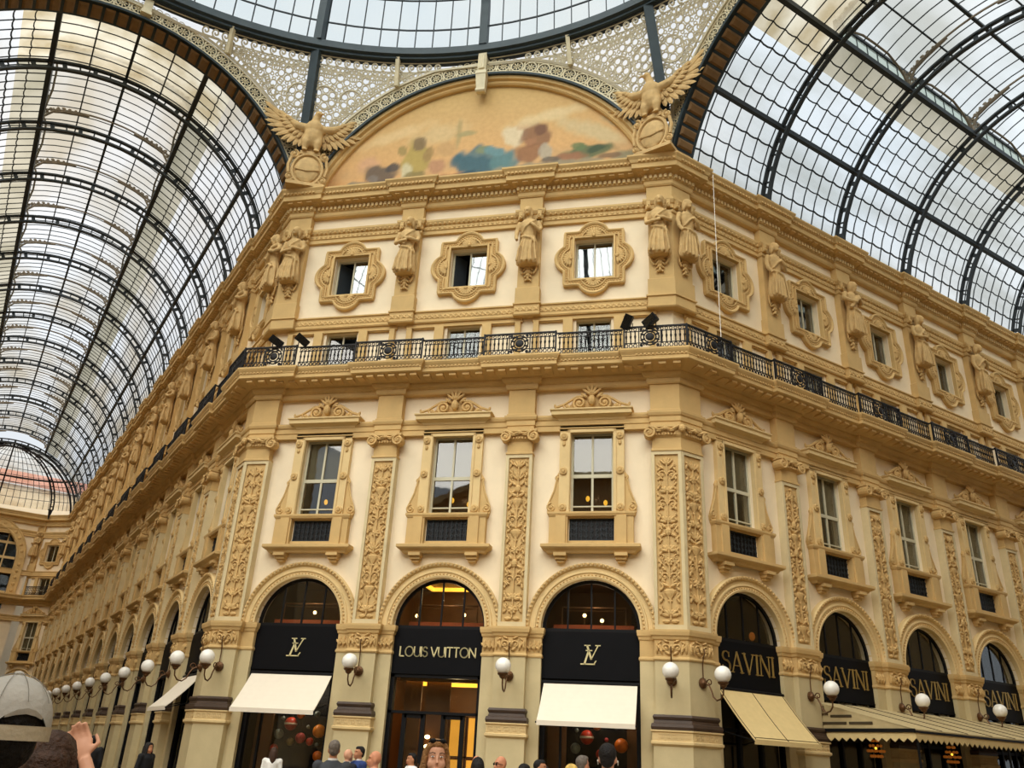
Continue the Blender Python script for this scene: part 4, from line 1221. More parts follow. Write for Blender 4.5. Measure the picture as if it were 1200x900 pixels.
# low terracotta counter fronts and rails seen in the fanlights
for i, c in enumerate(BAY_C):
    t = T('display_counter', f'low reddish display counter behind the fanlight {CW[i].replace("above", "over")}', 'counter', base=(c, 1.3, 5.12))
    t.part('front', MB().box(c - 1.25, c + 1.25, 1.0, 1.35, 5.3, 5.66), M_['terra'])
    r = MB().tube([(c - 1.0, 1.1, 5.6), (c - 1.0, 1.1, 6.2), (c + 1.0, 1.1, 6.2), (c + 1.0, 1.1, 5.6)], .03, 6); r.tube([(c - .9, 1.1, 6.1), (c + .9, 1.1, 6.1)], .015, 5)
    t.part('rail', r, M_['brass'])
for k, (i, dx, dz) in enumerate(((0, .1, .3), (2, .25, .2), (2, -.3, .35), (1, -1.05, .25), (1, .55, .3))):
    t = T('display_lamp', f'small warm lamp on the upper display, {ORD[k]} in the row of fanlights', 'lamp', 'small display lamps behind the fanlights', base=(BAY_C[i] + dx, 1.2, 5.62))
    t.part('bulb', MB().ell((BAY_C[i] + dx, 1.15, 5.62 + dz), .06, 8, 6), M_['lampwarm'])
    t.part('stem', MB().tube([(BAY_C[i] + dx, 1.15, 5.6), (BAY_C[i] + dx, 1.15, 5.6 + dz)], .02, 6), M_['brass'])

# window displays with coloured balls
def shop_window(label, c):
    t = T('shop_window', label, 'shop window', base=(c, .45, FLOOR))
    f = MB()
    for x in (-1.47, 1.47): f.box(c + x - .13 if x > 0 else c + x - .02, c + x + .02 if x > 0 else c + x + .13, .38, .6, FLOOR, 4.0)
    f.box(c - 1.47, c + 1.47, .38, .6, FLOOR, FLOOR + .3); f.box(c - 1.47, c + 1.47, .4, .56, 3.86, 4.0); f.box(c - .9, c - .84, .42, .52, FLOOR, 3.9)
    t.part('frame', f, M_['frameblk'])
    t.part('pane', MB().box(c - 1.36, c + 1.36, .46, .468, FLOOR + .3, 3.9), M_['shopglass'])
    b = MB().box(c - .75 if c < 0 else c - .9, c + 1.2, 1.3, 1.35, FLOOR, 3.7)
    t.part('backdrop', b, M_['signblk'])
    t.part('side_panel', MB().box(c - 1.36, c - .8, 1.1, 1.2, FLOOR, 3.8), M_['wood'])
    if c > 0: t.part('side_panel', MB().box(c + 1.0, c + 1.36, 1.1, 1.2, FLOOR, 3.8), M_['wood'])
shop_window('dark shop window with coloured balls under the white awning beside the long receding wing', BAY_C[0])
shop_window('dark shop window with coloured balls under the white awning beside the restaurant wing', BAY_C[2])
RED, ORG, PNK, GRY, OLV, AMB = (((205, 62, 38), (150, 40, 24)), ((226, 120, 34), (180, 84, 22)), ((210, 80, 80), (150, 50, 52)), ((140, 148, 140), (80, 90, 84)), ((150, 130, 70), (90, 70, 34)), ((240, 150, 40), (214, 110, 20)))
PM = {}
def ballmat(n, p):
    if n not in PM: PM[n] = planet('ball_' + n, *p)
    return PM[n]
BALLS = [(-4.82, 2.43, .2, 'red', RED, 1), (-3.83, 2.25, .2, 'amber', AMB, 0), (-5.18, 2.12, .15, 'grey', GRY, 0), (-4.76, 1.91, .12, 'olive', OLV, 0), (-4.43, 2.03, .16, 'pink', PNK, 0), (-4.1, 1.94, .12, 'red', RED, 0),
         (-3.78, 1.54, .15, 'orange', ORG, 0), (-5.11, 2.59, .06, 'grey', GRY, 0), (-4.52, 2.72, .13, 'orange', ORG, 0), (-3.96, 2.74, .1, 'grey', GRY, 0), (-4.22, 2.36, .06, 'grey', GRY, 0), (-5.28, 1.7, .13, 'red', RED, 0), (-3.86, 1.86, .06, 'grey', GRY, 0),
         (4.61, 2.44, .2, 'red', RED, 1), (4.28, 2.13, .15, 'grey', GRY, 0), (5.62, 2.26, .2, 'orange', ORG, 0), (4.91, 2.76, .13, 'orange', ORG, 0), (5.47, 2.78, .1, 'grey', GRY, 0), (4.31, 2.62, .06, 'grey', GRY, 0), (5.02, 2.0, .14, 'red', RED, 0), (5.19, 2.4, .06, 'pink', PNK, 0)]
used = {}
for x, z, r, nm, pair, ring in BALLS:
    where = 'beside the long receding wing' if x < 0 else 'beside the restaurant wing'
    sz = 'large' if r >= .19 else 'small' if r < .1 else 'medium'
    key = (where, sz, nm); used[key] = used.get(key, 0) + 1
    extra = '' if used[key] == 1 else f', {ORD[used[key] - 1]} such'
    t = T('display_ball', f'{sz} {nm} ball in the window {where}{extra}', 'ball', 'coloured display balls', base=(x, .9, z - r))
    t.part('ball', MB().ell((x, .9, z), r, 16, 10), ballmat(nm, pair), smooth=True)
    if ring: t.part('ring', MB().lathe([(r * 1.02, z - .03), (r * 1.06, z), (r * 1.02, z + .03)], 20, x, .9), M_['awning'])
    t.part('wire', MB().tube([(x, .9, z + r), (x, .9, 3.9)], .004, 4), M_['black'])

# the doorway shop: black frame, two glazed doors, lit amber panels inside
t = T('shop_door', 'black-framed glass double door of the doorway shop', 'door', base=(0, .45, FLOOR))
f = MB()
for x in (-1.47, 1.33): f.box(x, x + .14, .38, .6, FLOOR, 4.0)
f.box(-1.47, 1.47, .38, .6, 2.86, 2.94); f.box(-1.47, 1.47, .38, .6, 3.9, 4.0)
t.part('frame', f, M_['frameblk'])
t.part('transom_pane', MB().box(-1.33, 1.33, .47, .478, 2.94, 3.9), M_['shopglass'])
for s, x in ((-1, -.62), (1, .62)):
    d = MB()
    for q in (x - .3, x + .3): d.box(q - .07, q + .07, .44, .52, FLOOR, 2.86)
    d.box(x - .3, x + .3, .44, .52, FLOOR, FLOOR + .2); d.box(x - .3, x + .3, .44, .52, 2.74, 2.86)
    l = t.part('door_leaf', d, M_['frameblk'])
    t.part('door_pane', MB().box(x - .25, x + .25, .475, .482, FLOOR + .2, 2.74), M_['shopglass'], parent=l)
    t.part('door_handle', MB().tube([(x - s * .3, .38, 1.0), (x - s * .3, .36, 1.5)], .02, 6), M_['brass'], parent=l)
for k, (x, z0, z1) in enumerate(((.5, 1.75, 2.85), (.5, 1.1, 1.65), (1.08, 1.75, 2.85), (1.08, 1.1, 1.65))):
    t = T('backlit_panel', f'{["tall", "short", "tall", "short"][k]} glowing amber panel inside the doorway shop, {["nearer the middle", "nearer the middle", "nearer the pilaster", "nearer the pilaster"][k]}', 'panel', 'glowing amber panels', base=(x, 1.5, z0))
    t.part('light_panel', MB().box(x - .24, x + .24, 1.5, 1.53, z0, z1), M_['amber'])
    t.part('trim', MB().box(x - .28, x - .24, 1.46, 1.54, z0 - .04, z1 + .04).box(x + .24, x + .28, 1.46, 1.54, z0 - .04, z1 + .04).box(x - .28, x + .28, 1.46, 1.54, z0 - .06, z0), M_['wood'])
for k, z in enumerate((2.25, 1.98)):
    t = T('sconce', f'{["upper", "lower"][k]} small glowing sconce inside the doorway shop', 'lamp', 'small sconces', base=(-.42, 1.4, z))
    t.part('bulb', MB().ell((-.42, 1.36, z), (.09, .06, .06), 8, 6), M_['lampwarm']); t.part('plate', MB().box(-.5, -.34, 1.4, 1.44, z - .06, z + .06), M_['brass'])
t = T('partition', 'brown timber partition inside the doorway shop', 'partition', base=(-.4, 1.4, FLOOR))
t.part('panel', MB().box(-1.3, -.75, 1.44, 1.5, FLOOR, 3.9).box(-.6, .2, 1.44, 1.5, FLOOR, 3.9), M_['wood']); t.part('shelf_edge', MB().box(-1.3, -.78, 1.4, 1.44, 1.9, 1.94).box(-1.3, -.78, 1.4, 1.44, 1.2, 1.24), M_['brass'])

# dark shop fronts of the wings
def make_front(label):
    t = T('storefront', label, 'shop front', base=(0, .45, FLOOR))
    f = MB()
    for x in (-1.47, -.5, .42, 1.37): f.box(x, x + .1, .38, .56, FLOOR, 4.0)
    for z in (FLOOR, .6, 2.8): f.box(-1.47, 1.47, .4, .54, z, z + .1)
    t.part('frame', f, M_['frameblk']); t.part('pane', MB().box(-1.4, 1.4, .46, .468, FLOOR, 4.0), M_['shopglass'])
    return t
fr = make_front('x')
for i, x in enumerate(BAY_R): place(fr, F_R, x, f'{ORD[i]} dark glazed restaurant front from the corner', 'restaurant fronts')
for i, x in enumerate(BAY_L): place(fr, F_L, x, f'{ORD[i]} dark glazed shop front from the corner on the {LW}', 'shop fronts of the long receding wing')
def chandelier(x, y, z, label):
    t = T('chandelier', label, 'lamp', 'copper chandeliers', base=(x, y, z - .35), M=F_R)
    c = MB(); rnd = random.Random(int(x * 10))
    for j in range(4):
        r = .1 + .07 * j if j < 3 else .16
        for i in range(6 + j * 2):
            a = 2 * PI * i / (6 + j * 2) + j
            c.ell((x + r * math.cos(a), y + r * math.sin(a), z + .22 - .15 * j), .045, 6, 5)
    t.part('crystal', c, M_['copper']); t.part('bulb', MB().ell((x, y, z), .04, 8, 6), M_['cove'])
    t.part('stem', MB().tube([(x, y, z + .2), (x, y, 3.2 + (.02 if y < 0 else .7))], .012, 5), M_['brass'])
M_['copper'] = mat('amber_crystal', (190, 110, 50), .25, .2, 9, emit=(255, 150, 50), estr=.1)
chandelier(7.3, -.6, 2.62, 'amber chandelier under the canopy near its open side end'); chandelier(11.4, -.6, 2.62, 'amber chandelier under the canopy further along')
for k, (x, dz) in enumerate(((BAY_R[1] - .5, .3), (BAY_R[2] - .4, .6), (BAY_R[0] + 1.0, .2))):
    t = T('table_lamp', f'small warm lamp behind the {["second", "third", "first"][k]} restaurant fanlight', 'lamp', base=(x, 1.0, 5.42), M=F_R)
    t.part('bulb', MB().ell((x, 1.0, 5.55 + dz), (.1, .1, .14), 8, 6), M_['copper']); t.part('stem', MB().tube([(x, 1.0, 5.42), (x, 1.0, 5.5 + dz)], .02, 6), M_['brass'])

# ---- floodlights clamped to the railing, and the hanging cable
def floodlight(F, x, label, ang, roll):
    t = T('floodlight', label, 'floodlight', 'floodlights on the railing', base=(x, -.8, 15.1), M=F)
    M = Matrix.Translation((x, -.86, 15.26)) @ Matrix.Rotation(roll, 4, 'Y') @ Matrix.Rotation(ang, 4, 'X')
    h = MB().box(-.12, .12, -.1, .1, -.24, .24); h.box(-.14, .14, -.13, -.1, -.26, .26)
    for i in range(5): h.box(-.11 + .05 * i, -.09 + .05 * i, .1, .15, -.2, .2)
    t.part('housing', sum_mb([(M, h)]), M_['frameblk']); t.part('yoke', MB().tube([(x - .16, -.82, 15.22), (x - .16, -.8, 15.02), (x + .16, -.8, 15.02), (x + .16, -.82, 15.22)], .02, 5), M_['frameblk'])
    t.part('lens', sum_mb([(M, MB().box(-.1, .1, -.14, -.13, -.2, .2))]), M_['shopglass'])
floodlight(F_C, -6.75, 'black floodlight clamped to the corner railing, nearer the long receding wing', .5, -1.0); floodlight(F_C, -5.72, 'black floodlight clamped to the straight railing over the first shop', .5, -.9)
floodlight(F_C, 6.05, 'black floodlight clamped to the railing under the bright quatrefoil window', .5, .5); floodlight(F_C, 6.82, 'black floodlight clamped to the corner railing towards the restaurant wing', .5, 1.05)
t = T('cable', 'thin pale cable hanging from the cornice past a quatrefoil window of the restaurant wing', 'cable', base=(1.55, -.6, 14.3), M=F_R)
t.part('wire', MB().tube([(1.55, -.62, 22.2), (1.5, -.6, 18), (1.45, -.62, 15.0)], .012, 5), M_['globe'])

# ---- curved far end of the long wing
for F, c, x0, x1 in ((F_E, 0, -1.62, 1.62),):
    mb = MB(); wall_bay(mb, c, x0, x1); struct('wall_end', mb, M_['plaster'], M=F)
    for nm, z0, z1, mm in (('wall_upper_room', 8.9, 12.2, 'room'), ('wall_mezzanine_room', 14, 16.4, 'roomdk'), ('wall_attic_room', 17.3, 19.8, 'roomdk'), ('wall_shop_interior', 0, 7.3, 'roomdk')):
        room_shell(nm, F, 0, 1.6, z0, z1, .71, 2.0, M_[mm])
place(tw[1], F_E, 0, 'tall pedimented window on the curved far end of the long arcade'); place(qf[2], F_E, 0, 'quatrefoil window on the curved far end of the long arcade')
place(mz, F_E, 0, 'low window behind the railing at the curved far end of the long arcade'); place(ar, F_E, 0, 'round stone arch at the curved far end of the long arcade'); place(fl, F_E, 0, 'dark fanlight at the curved far end of the long arcade'); place(fr, F_E, 0, 'dark glazed shop front at the curved far end of the long arcade')
place(rs, F_E, 0, 'straight black railing panel at the curved far end of the long arcade'); place(cy[0], F_E, -1.95, 'stone caryatid at the far end beside the great end arch', y=.1)
mb = MB(); R0, zc = 3.1, 17.9; n = 24
hw = HA - RC + .4
arc = [(-R0 * math.cos(PI * i / n), zc + R0 * math.sin(PI * i / n)) for i in range(n + 1)]
for (ax, az), (bx, bz) in zip(arc[:-1], arc[1:]):
    mb.quad((ax, .3, az), (bx, .3, bz), (bx, .3, 22.4), (ax, .3, 22.4)); mb.quad((ax, .3, az), (bx, .3, bz), (bx, 1.2, bz), (ax, 1.2, az))
for s in (1, -1):
    mb.quad((s * R0, .3, 0), (s * hw, .3, 0), (s * hw, .3, 22.4), (s * R0, .3, 22.4)); mb.quad((s * R0, .3, 0), (s * R0, 1.2, 0), (s * R0, 1.2, zc), (s * R0, .3, zc))
struct('wall_end', mb, M_['plaster'], M=F_W)
t = T('end_arch', 'great carved arch closing the far end of the long arcade', 'arch', base=(0, 0, 14.26), M=F_W)
t.part('archivolt', MB().arcmould(zc, [(3.1, .6), (3.1, .1), (3.2, .05), (3.3, .1), (3.75, .1), (3.85, .02), (3.95, .08), (3.95, .3)]), M_['stone'])
for s in (1, -1): t.part('jamb', MB().box(min(s * 3.1, s * 3.95), max(s * 3.1, s * 3.95), .08, .6, 14.26, zc), M_['stone'])
r = MB()
for i in range(17):
    a = PI * i / 16; r.lathe([(.0, .0), (.16, 0), (.12, .06), (0, .08)], 8); k = 8 * 4
    r.v[-k:] = [(3.52 * math.cos(a) + x, .1 - zz, zc + 3.52 * math.sin(a) + y) for x, y, zz in r.v[-k:]]
for s in (1, -1):
    for j in range(5):
        r.lathe([(.0, .0), (.16, 0), (.12, .06), (0, .08)], 8); k = 8 * 4
        r.v[-k:] = [(s * 3.52 + x, .08 - zz, zc - .65 * (j + 1) + y) for x, y, zz in r.v[-k:]]
t.part('rosette_pattern', r, M_['relief'])
t = T('end_window', 'great dark arched window inside the end arch of the long arcade', 'window', base=(0, .8, 14.26), M=F_W)
t.part('pane', MB().prism([(3.1 * math.cos(PI * i / 24), zc + 3.1 * math.sin(PI * i / 24)) for i in range(25)] + [(-3.1, 0.2), (3.1, 0.2)], .9, .92), M_['glass'])
f = MB()
for x in (-2, -1, 0, 1, 2): f.box(x - .06, x + .06, .82, .95, .2, zc + math.sqrt(3.05 ** 2 - x * x))
for z in (14.5, 16.6, 17.9, 19.4): f.box(-3.05, 3.05, .8, .95, z - .12, z + .12)
t.part('frame', f, M_['stonelt'])
room_shell('wall_end_backing', F_W, 0, 3.6, 0, 21.6, 1.25, 3, M_['roomdk'])
# ------------------------------------------------------------------ glass barrel vaults over the two arcades
ax_r = Vector((C8, C8, 0)); ax_l = Vector((-C8, C8, 0))
F_AR = Matrix.Translation(Vector((CEN[0], CEN[1], 0)) + ax_r * (APO * 1.0 + .204)) @ Matrix.Rotation(-PI / 4, 4, 'Z')
F_AL = Matrix.Translation(Vector((CEN[0], CEN[1], 0)) + ax_l * (APO * 1.0 + .204)) @ Matrix.Rotation(PI / 4, 4, 'Z')
ZV, RV, UE = 21.4, 7.55, 2.95
A0 = math.asin((23.05 - ZV) / RV); A1 = math.acos(UE / RV)
ZE = ZV + RV * math.sin(A1); ZR = ZE + .85; ZT = ZR + .7
RR = (UE * UE + .49) / 1.4; ZRC = ZT - RR; AR = math.acos(UE / RR)
def vpt(a, r=RV): return (r * math.cos(a), ZV + r * math.sin(a))
def side_angles(n): return [A0 + (A1 - A0) * i / n for i in range(n + 1)]
def top_pts(n, dr=0): return [((RR + dr) * math.cos(AR + (PI - 2 * AR) * i / n), ZRC + (RR + dr) * math.sin(AR + (PI - 2 * AR) * i / n)) for i in range(n + 1)]
def vault(F, length, s_ribs, label, glass, step, far):
    t = T('glass_vault', label, 'glass roof', base=(0, 0, 22.5), M=F)
    y0, y1 = .9, length; yr = W0; AD = A1 - .17
    def sheet(g, p, ya, yb, s=1):
        for (ax, az), (bx, bz) in zip(p[:-1], p[1:]): g.quad((s * ax, ya, az), (s * ax, yb, az), (s * bx, yb, bz), (s * bx, ya, bz))
        return g
    for s in (1, -1):
        t.part('side_glazing', sheet(MB(), [vpt(A0 + (AD - A0) * i / 9) for i in range(10)], y0, y1, s), glass)
        t.part('soiled_shade_glazing', sheet(MB(), [vpt(AD + (A1 - AD) * i / 3) for i in range(4)], yr, y1, s), M_['roofG'])  # strip below the raised edge, eave shade painted into its glass
    t.part('soiled_shade_glazing', sheet(MB(), [vpt(AD + (PI - 2 * AD) * i / 14) for i in range(15)], y0, yr), M_['roofS'])
    t.part('raised_glazing', sheet(MB(), top_pts(12), yr, y1), glass)
    gb = MB()
    for (ax, az), (bx, bz) in zip(top_pts(12)[:-1], top_pts(12)[1:]):
        gb.quad((ax, yr, math.sqrt(RV * RV - ax * ax) + ZV), (bx, yr, math.sqrt(RV * RV - bx * bx) + ZV), (bx, yr, bz), (ax, yr, az))
    t.part('end_glazing', gb, glass)
    for s in (1, -1):
        r = MB().quad((s * UE, yr, ZE), (s * UE, y1, ZE), (s * UE, y1, ZR), (s * UE, yr, ZR))
        rp = t.part('riser', r, M_['riser'])
        b = MB(); m = int((y1 - yr) / .667)
        for i in range(m + 1):
            y = yr + (y1 - yr) * i / m; b.box(s * UE - .02, s * UE + .02, y - .015, y + .015, ZE, ZR)
        t.part('riser_bar', b, M_['teal'], parent=rp)
    # long purlins, each one
    for s in (1, -1):
        for q, (w, h) in ((A1, (.1, .13)), (A0 + (A1 - A0) * .45, (.08, .12)), (A0, (.06, .06))):
            x, z = vpt(q, RV - .1); t.part('purlin', MB().box(s * x - w, s * x + w, y0, y1, z - h, z + h), M_['iron'])
        for k in (1, 2, 3, 5, 6, 7, 8):
            q = A0 + (A1 - A0) * k / 9.0
            pts = []; m = round((y1 - y0) / step)
            for i in range(3 * m + 1):
                x, z = vpt(q - (0, .0065, .0065)[i % 3], RV - .03); pts.append((s * x, y0 + (y1 - y0) * i / (3 * m), z))
            t.part('thin_purlin', MB().tube(pts, .036 if k % 2 else .028, 4), M_['iron'])
        x, z = s * UE, ZR; t.part('purlin', MB().box(x - .06, x + .06, yr, y1, z - .08, z + .08), M_['iron'])
    for i in (3, 6, 9):
        x, z = top_pts(12, -.06)[i]; w = .06 if i == 6 else .03
        t.part('ridge_bar', MB().box(x - w, x + w, yr, y1, z - w, z + w), M_['iron'])
        z2 = ZV + math.sqrt((RV - .06) ** 2 - x * x); t.part('ridge_bar', MB().box(x - w, x + w, y0, yr, z2 - w, z2 + w), M_['iron'])
    # thin glazing bars across
    b = MB(); y = y0 + step
    while y < y1:
        for s in (1, -1):
            b.tube([(s * vpt(a, RV - .02)[0], y, vpt(a, RV - .02)[1]) for a in side_angles(6)], .027, 4)
        b.tube([(x, y, z) for x, z in (top_pts(8, -.02) if y > yr else [vpt(A1 + (PI - 2 * A1) * i / 8, RV - .02) for i in range(9)])], .026, 4)
        y += step
    o = t.part('glazing_bars', b, M_['iron'])
    # ribs
    for sk in s_ribs:
        r = MB(); m = 34
        An = [.16 + (PI - .32) * i / m for i in range(m + 1)]
        for rr, w, h in ((7.08, .09, .045), (7.44, .09, .045)):
            pr = [(rr - h, -w), (rr + h, -w), (rr + h, w), (rr - h, w), (rr - h, -w)]
            vs = []
            for a in An:
                for q, yy in pr[:4]: vs.append((q * math.cos(a), sk + yy, ZV + q * math.sin(a)))
            fs = [(j * 4 + i, (j + 1) * 4 + i, (j + 1) * 4 + (i + 1) % 4, j * 4 + (i + 1) % 4) for j in range(m) for i in range(4)]
            r.add(vs, fs)
        for i in range(m + 1):
            a = An[i]; c, s_ = math.cos(a), math.sin(a); w = .09 if i % 2 else .03
            q = []
            for rr in (7.08, 7.44):
                for dd in (-w, w): q.append((rr * c - dd * s_, rr * s_ + dd * c + ZV))
            for yy in (0,):
                r.hexa([(q[0][0], sk - .03, q[0][1]), (q[1][0], sk - .03, q[1][1]), (q[1][0], sk + .03, q[1][1]), (q[0][0], sk + .03, q[0][1]),
                        (q[2][0], sk - .03, q[2][1]), (q[3][0], sk - .03, q[3][1]), (q[3][0], sk + .03, q[3][1]), (q[2][0], sk + .03, q[2][1])])
        rb_ = t.part('rib', r, M_['iron'])
        ft = MB()
        for s in (1, -1):
            x = s * 7.13
            ft.hexa([(x - .1, sk - .09, 22.05), (x + .1, sk - .09, 22.05), (x + .1, sk + .09, 22.05), (x - .1, sk + .09, 22.05), (x - .25, sk - .16, 22.75), (x + .25, sk - .16, 22.75), (x + .25, sk + .16, 22.75), (x - .25, sk + .16, 22.75)])
            ft.box(x - .28, x + .28, sk - .18, sk + .18, 22.75, 22.85)
        t.part('rib_foot', ft, M_['black'], parent=rb_)
        # arched filigree brackets carrying the raised roof
        f = MB()
        f.tube([(x, sk, z) for x, z in top_pts(12, -.16)], .045, 4)
        for s in (1, -1):
            f.box(s * UE - .05, s * UE + .05, sk - .06, sk + .06, ZE - .2, ZR)
            f.tube([(s * (UE - .02), sk, ZE - .25), (s * (UE - .1), sk, ZE + .3), (s * (UE - .4), sk, ZR - .12), (s * (UE - .9), sk, ZR + .1), (s * (UE - 1.9), sk, ZR + .38)], .06, 5)
            for q, (dx, dz, r) in enumerate(((.16, -.2, .13), (.3, .0, .12), (.55, .13, .1), (.8, .24, .09), (1.05, .31, .07), (.1, -.5, .09), (1.3, .38, .06))):
                f.spiral(s * (UE - dx), ZR + dz, sk, r, 1.4, q, s, .036, 4)
            for q in (-1, 1):
                if sk == s_ribs[0] and q < 0: continue
                f.tube([(s * UE, sk, ZE), (s * (UE - .06), sk + q * .3, ZE + .45), (s * (UE - .12), sk + q * .8, ZR - .12), (s * (UE - .2), sk + q * 1.5, ZR + .02), (s * (UE - .2), sk + q * BW / 2, ZR + .05)], .05, 5)
                for j, (dy, dz, r) in enumerate(((.3, .62, .12), (.62, .74, .09), (.95, .8, .06))):
                    f.tube([(s * (UE - .08), sk + q * dy + r * math.cos(w) * (1 - w / 12), ZE + dz + r * math.sin(w) * (1 - w / 12)) for w in [.7 * e for e in range(13)]], .034, 4)
        t.part('roof_bracket', f, M_['bracket'])
    return t
SR = [W0 + i * BW for i in range(NR)]; SL = [W0 + i * BW for i in range(14)]
vault(F_AR, SR[-1] + BW, SR, 'arched glass and iron roof over the restaurant wing', M_['roofR'], BW / 7, False)
vL = vault(F_AL, END_S, SL, 'long arched glass and iron roof over the long receding wing', M_['roofL'], BW / 8, True)
# hipped glass end of the long vault
t = T('hipped_roof_end', 'hipped glass and iron end closing the far end of the long roof', 'glass roof', base=(0, END_S, 22.5), M=F_AL)
AH, DH = HA + .2, RC + .35
def hip(th, e, k=1.0):
    """th: direction round the end (0..PI), e: elevation 0..PI/2"""
    r = math.cos(e)
    return (AH * k * r * math.cos(th), END_S + DH * k * r * math.sin(th), 23.0 + 5.6 * k * math.sin(e))
g = MB(); nt, ne = 24, 10
for i in range(nt):
    for j in range(ne):
        g.quad(hip(PI * i / nt, PI / 2 * j / ne), hip(PI * (i + 1) / nt, PI / 2 * j / ne), hip(PI * (i + 1) / nt, PI / 2 * (j + 1) / ne), hip(PI * i / nt, PI / 2 * (j + 1) / ne))
t.part('glazing', g, M_['roofE'])
b = MB()
for i in range(1, 36):
    b.tube([hip(PI * i / 36, PI / 2 * j / 8 * .93, .995) for j in range(9)], .035, 4)
for e in (.16, .3, .44, .58, .72, .86, 1.0, 1.15):
    b.tube([hip(PI * i / 24, e, .995) for i in range(25)], .03, 4)
t.part('glazing_bars', b, M_['iron'])
for th in (PI * .25, PI * .5, PI * .75):
    r = MB()
    for k in (.985, .93): r.tube([hip(th, PI / 2 * j / 12, k) for j in range(13)], .1, 4)
    for j in range(12): r.tube([hip(th, PI / 2 * (j + .5) / 12, .985), hip(th, PI / 2 * (j + .5) / 12, .93)], .07, 4)
    x, y, z = hip(th, 0, .95); r.lathe([(.05, 22.0), (.2, 22.9), (.25, 23.0)], 6, x, y)
    t.part('rib', r, M_['black'])
r = MB()
for k in (.95, .9): r.tube([(7.5 * k * math.cos(.16 + (PI - .32) * j / 24), END_S, ZV + 7.5 * k * math.sin(.16 + (PI - .32) * j / 24)) for j in range(25)], .12, 4)
t.part('end_rib', r, M_['black'])
for e in (.55,): t.part('purlin', MB().tube([hip(PI * i / 24, e, .97) for i in range(25)], .11, 4), M_['black'])
# tympanum above the vault end + building outside, seen through the glass
struct('wall_outside_end', MB().box(-11, 11, END_S + 8, END_S + 9, 0, 26.3), M_['plaster'], M=F_AL)
struct('roof_outside_end', MB().hexa([(-11.5, END_S + 7.6, 26.3), (11.5, END_S + 7.6, 26.3), (11.5, END_S + 12, 28.6), (-11.5, END_S + 12, 28.6), (-11.5, END_S + 7.6, 26.5), (11.5, END_S + 7.6, 26.5), (11.5, END_S + 12, 28.8), (-11.5, END_S + 12, 28.8)]), M_['outer'], M=F_AL)
attic = T('outer_roof_building', 'pale upper storey standing outside beyond the glass of the long roof', 'building', base=(0, 0, 22), M=F_AL)
attic.part('wall', MB().box(9.2, 9.8, -1, END_S, 20, 25.5).box(-9.8, -9.2, -1, END_S, 20, 25.5), M_['plaster'])

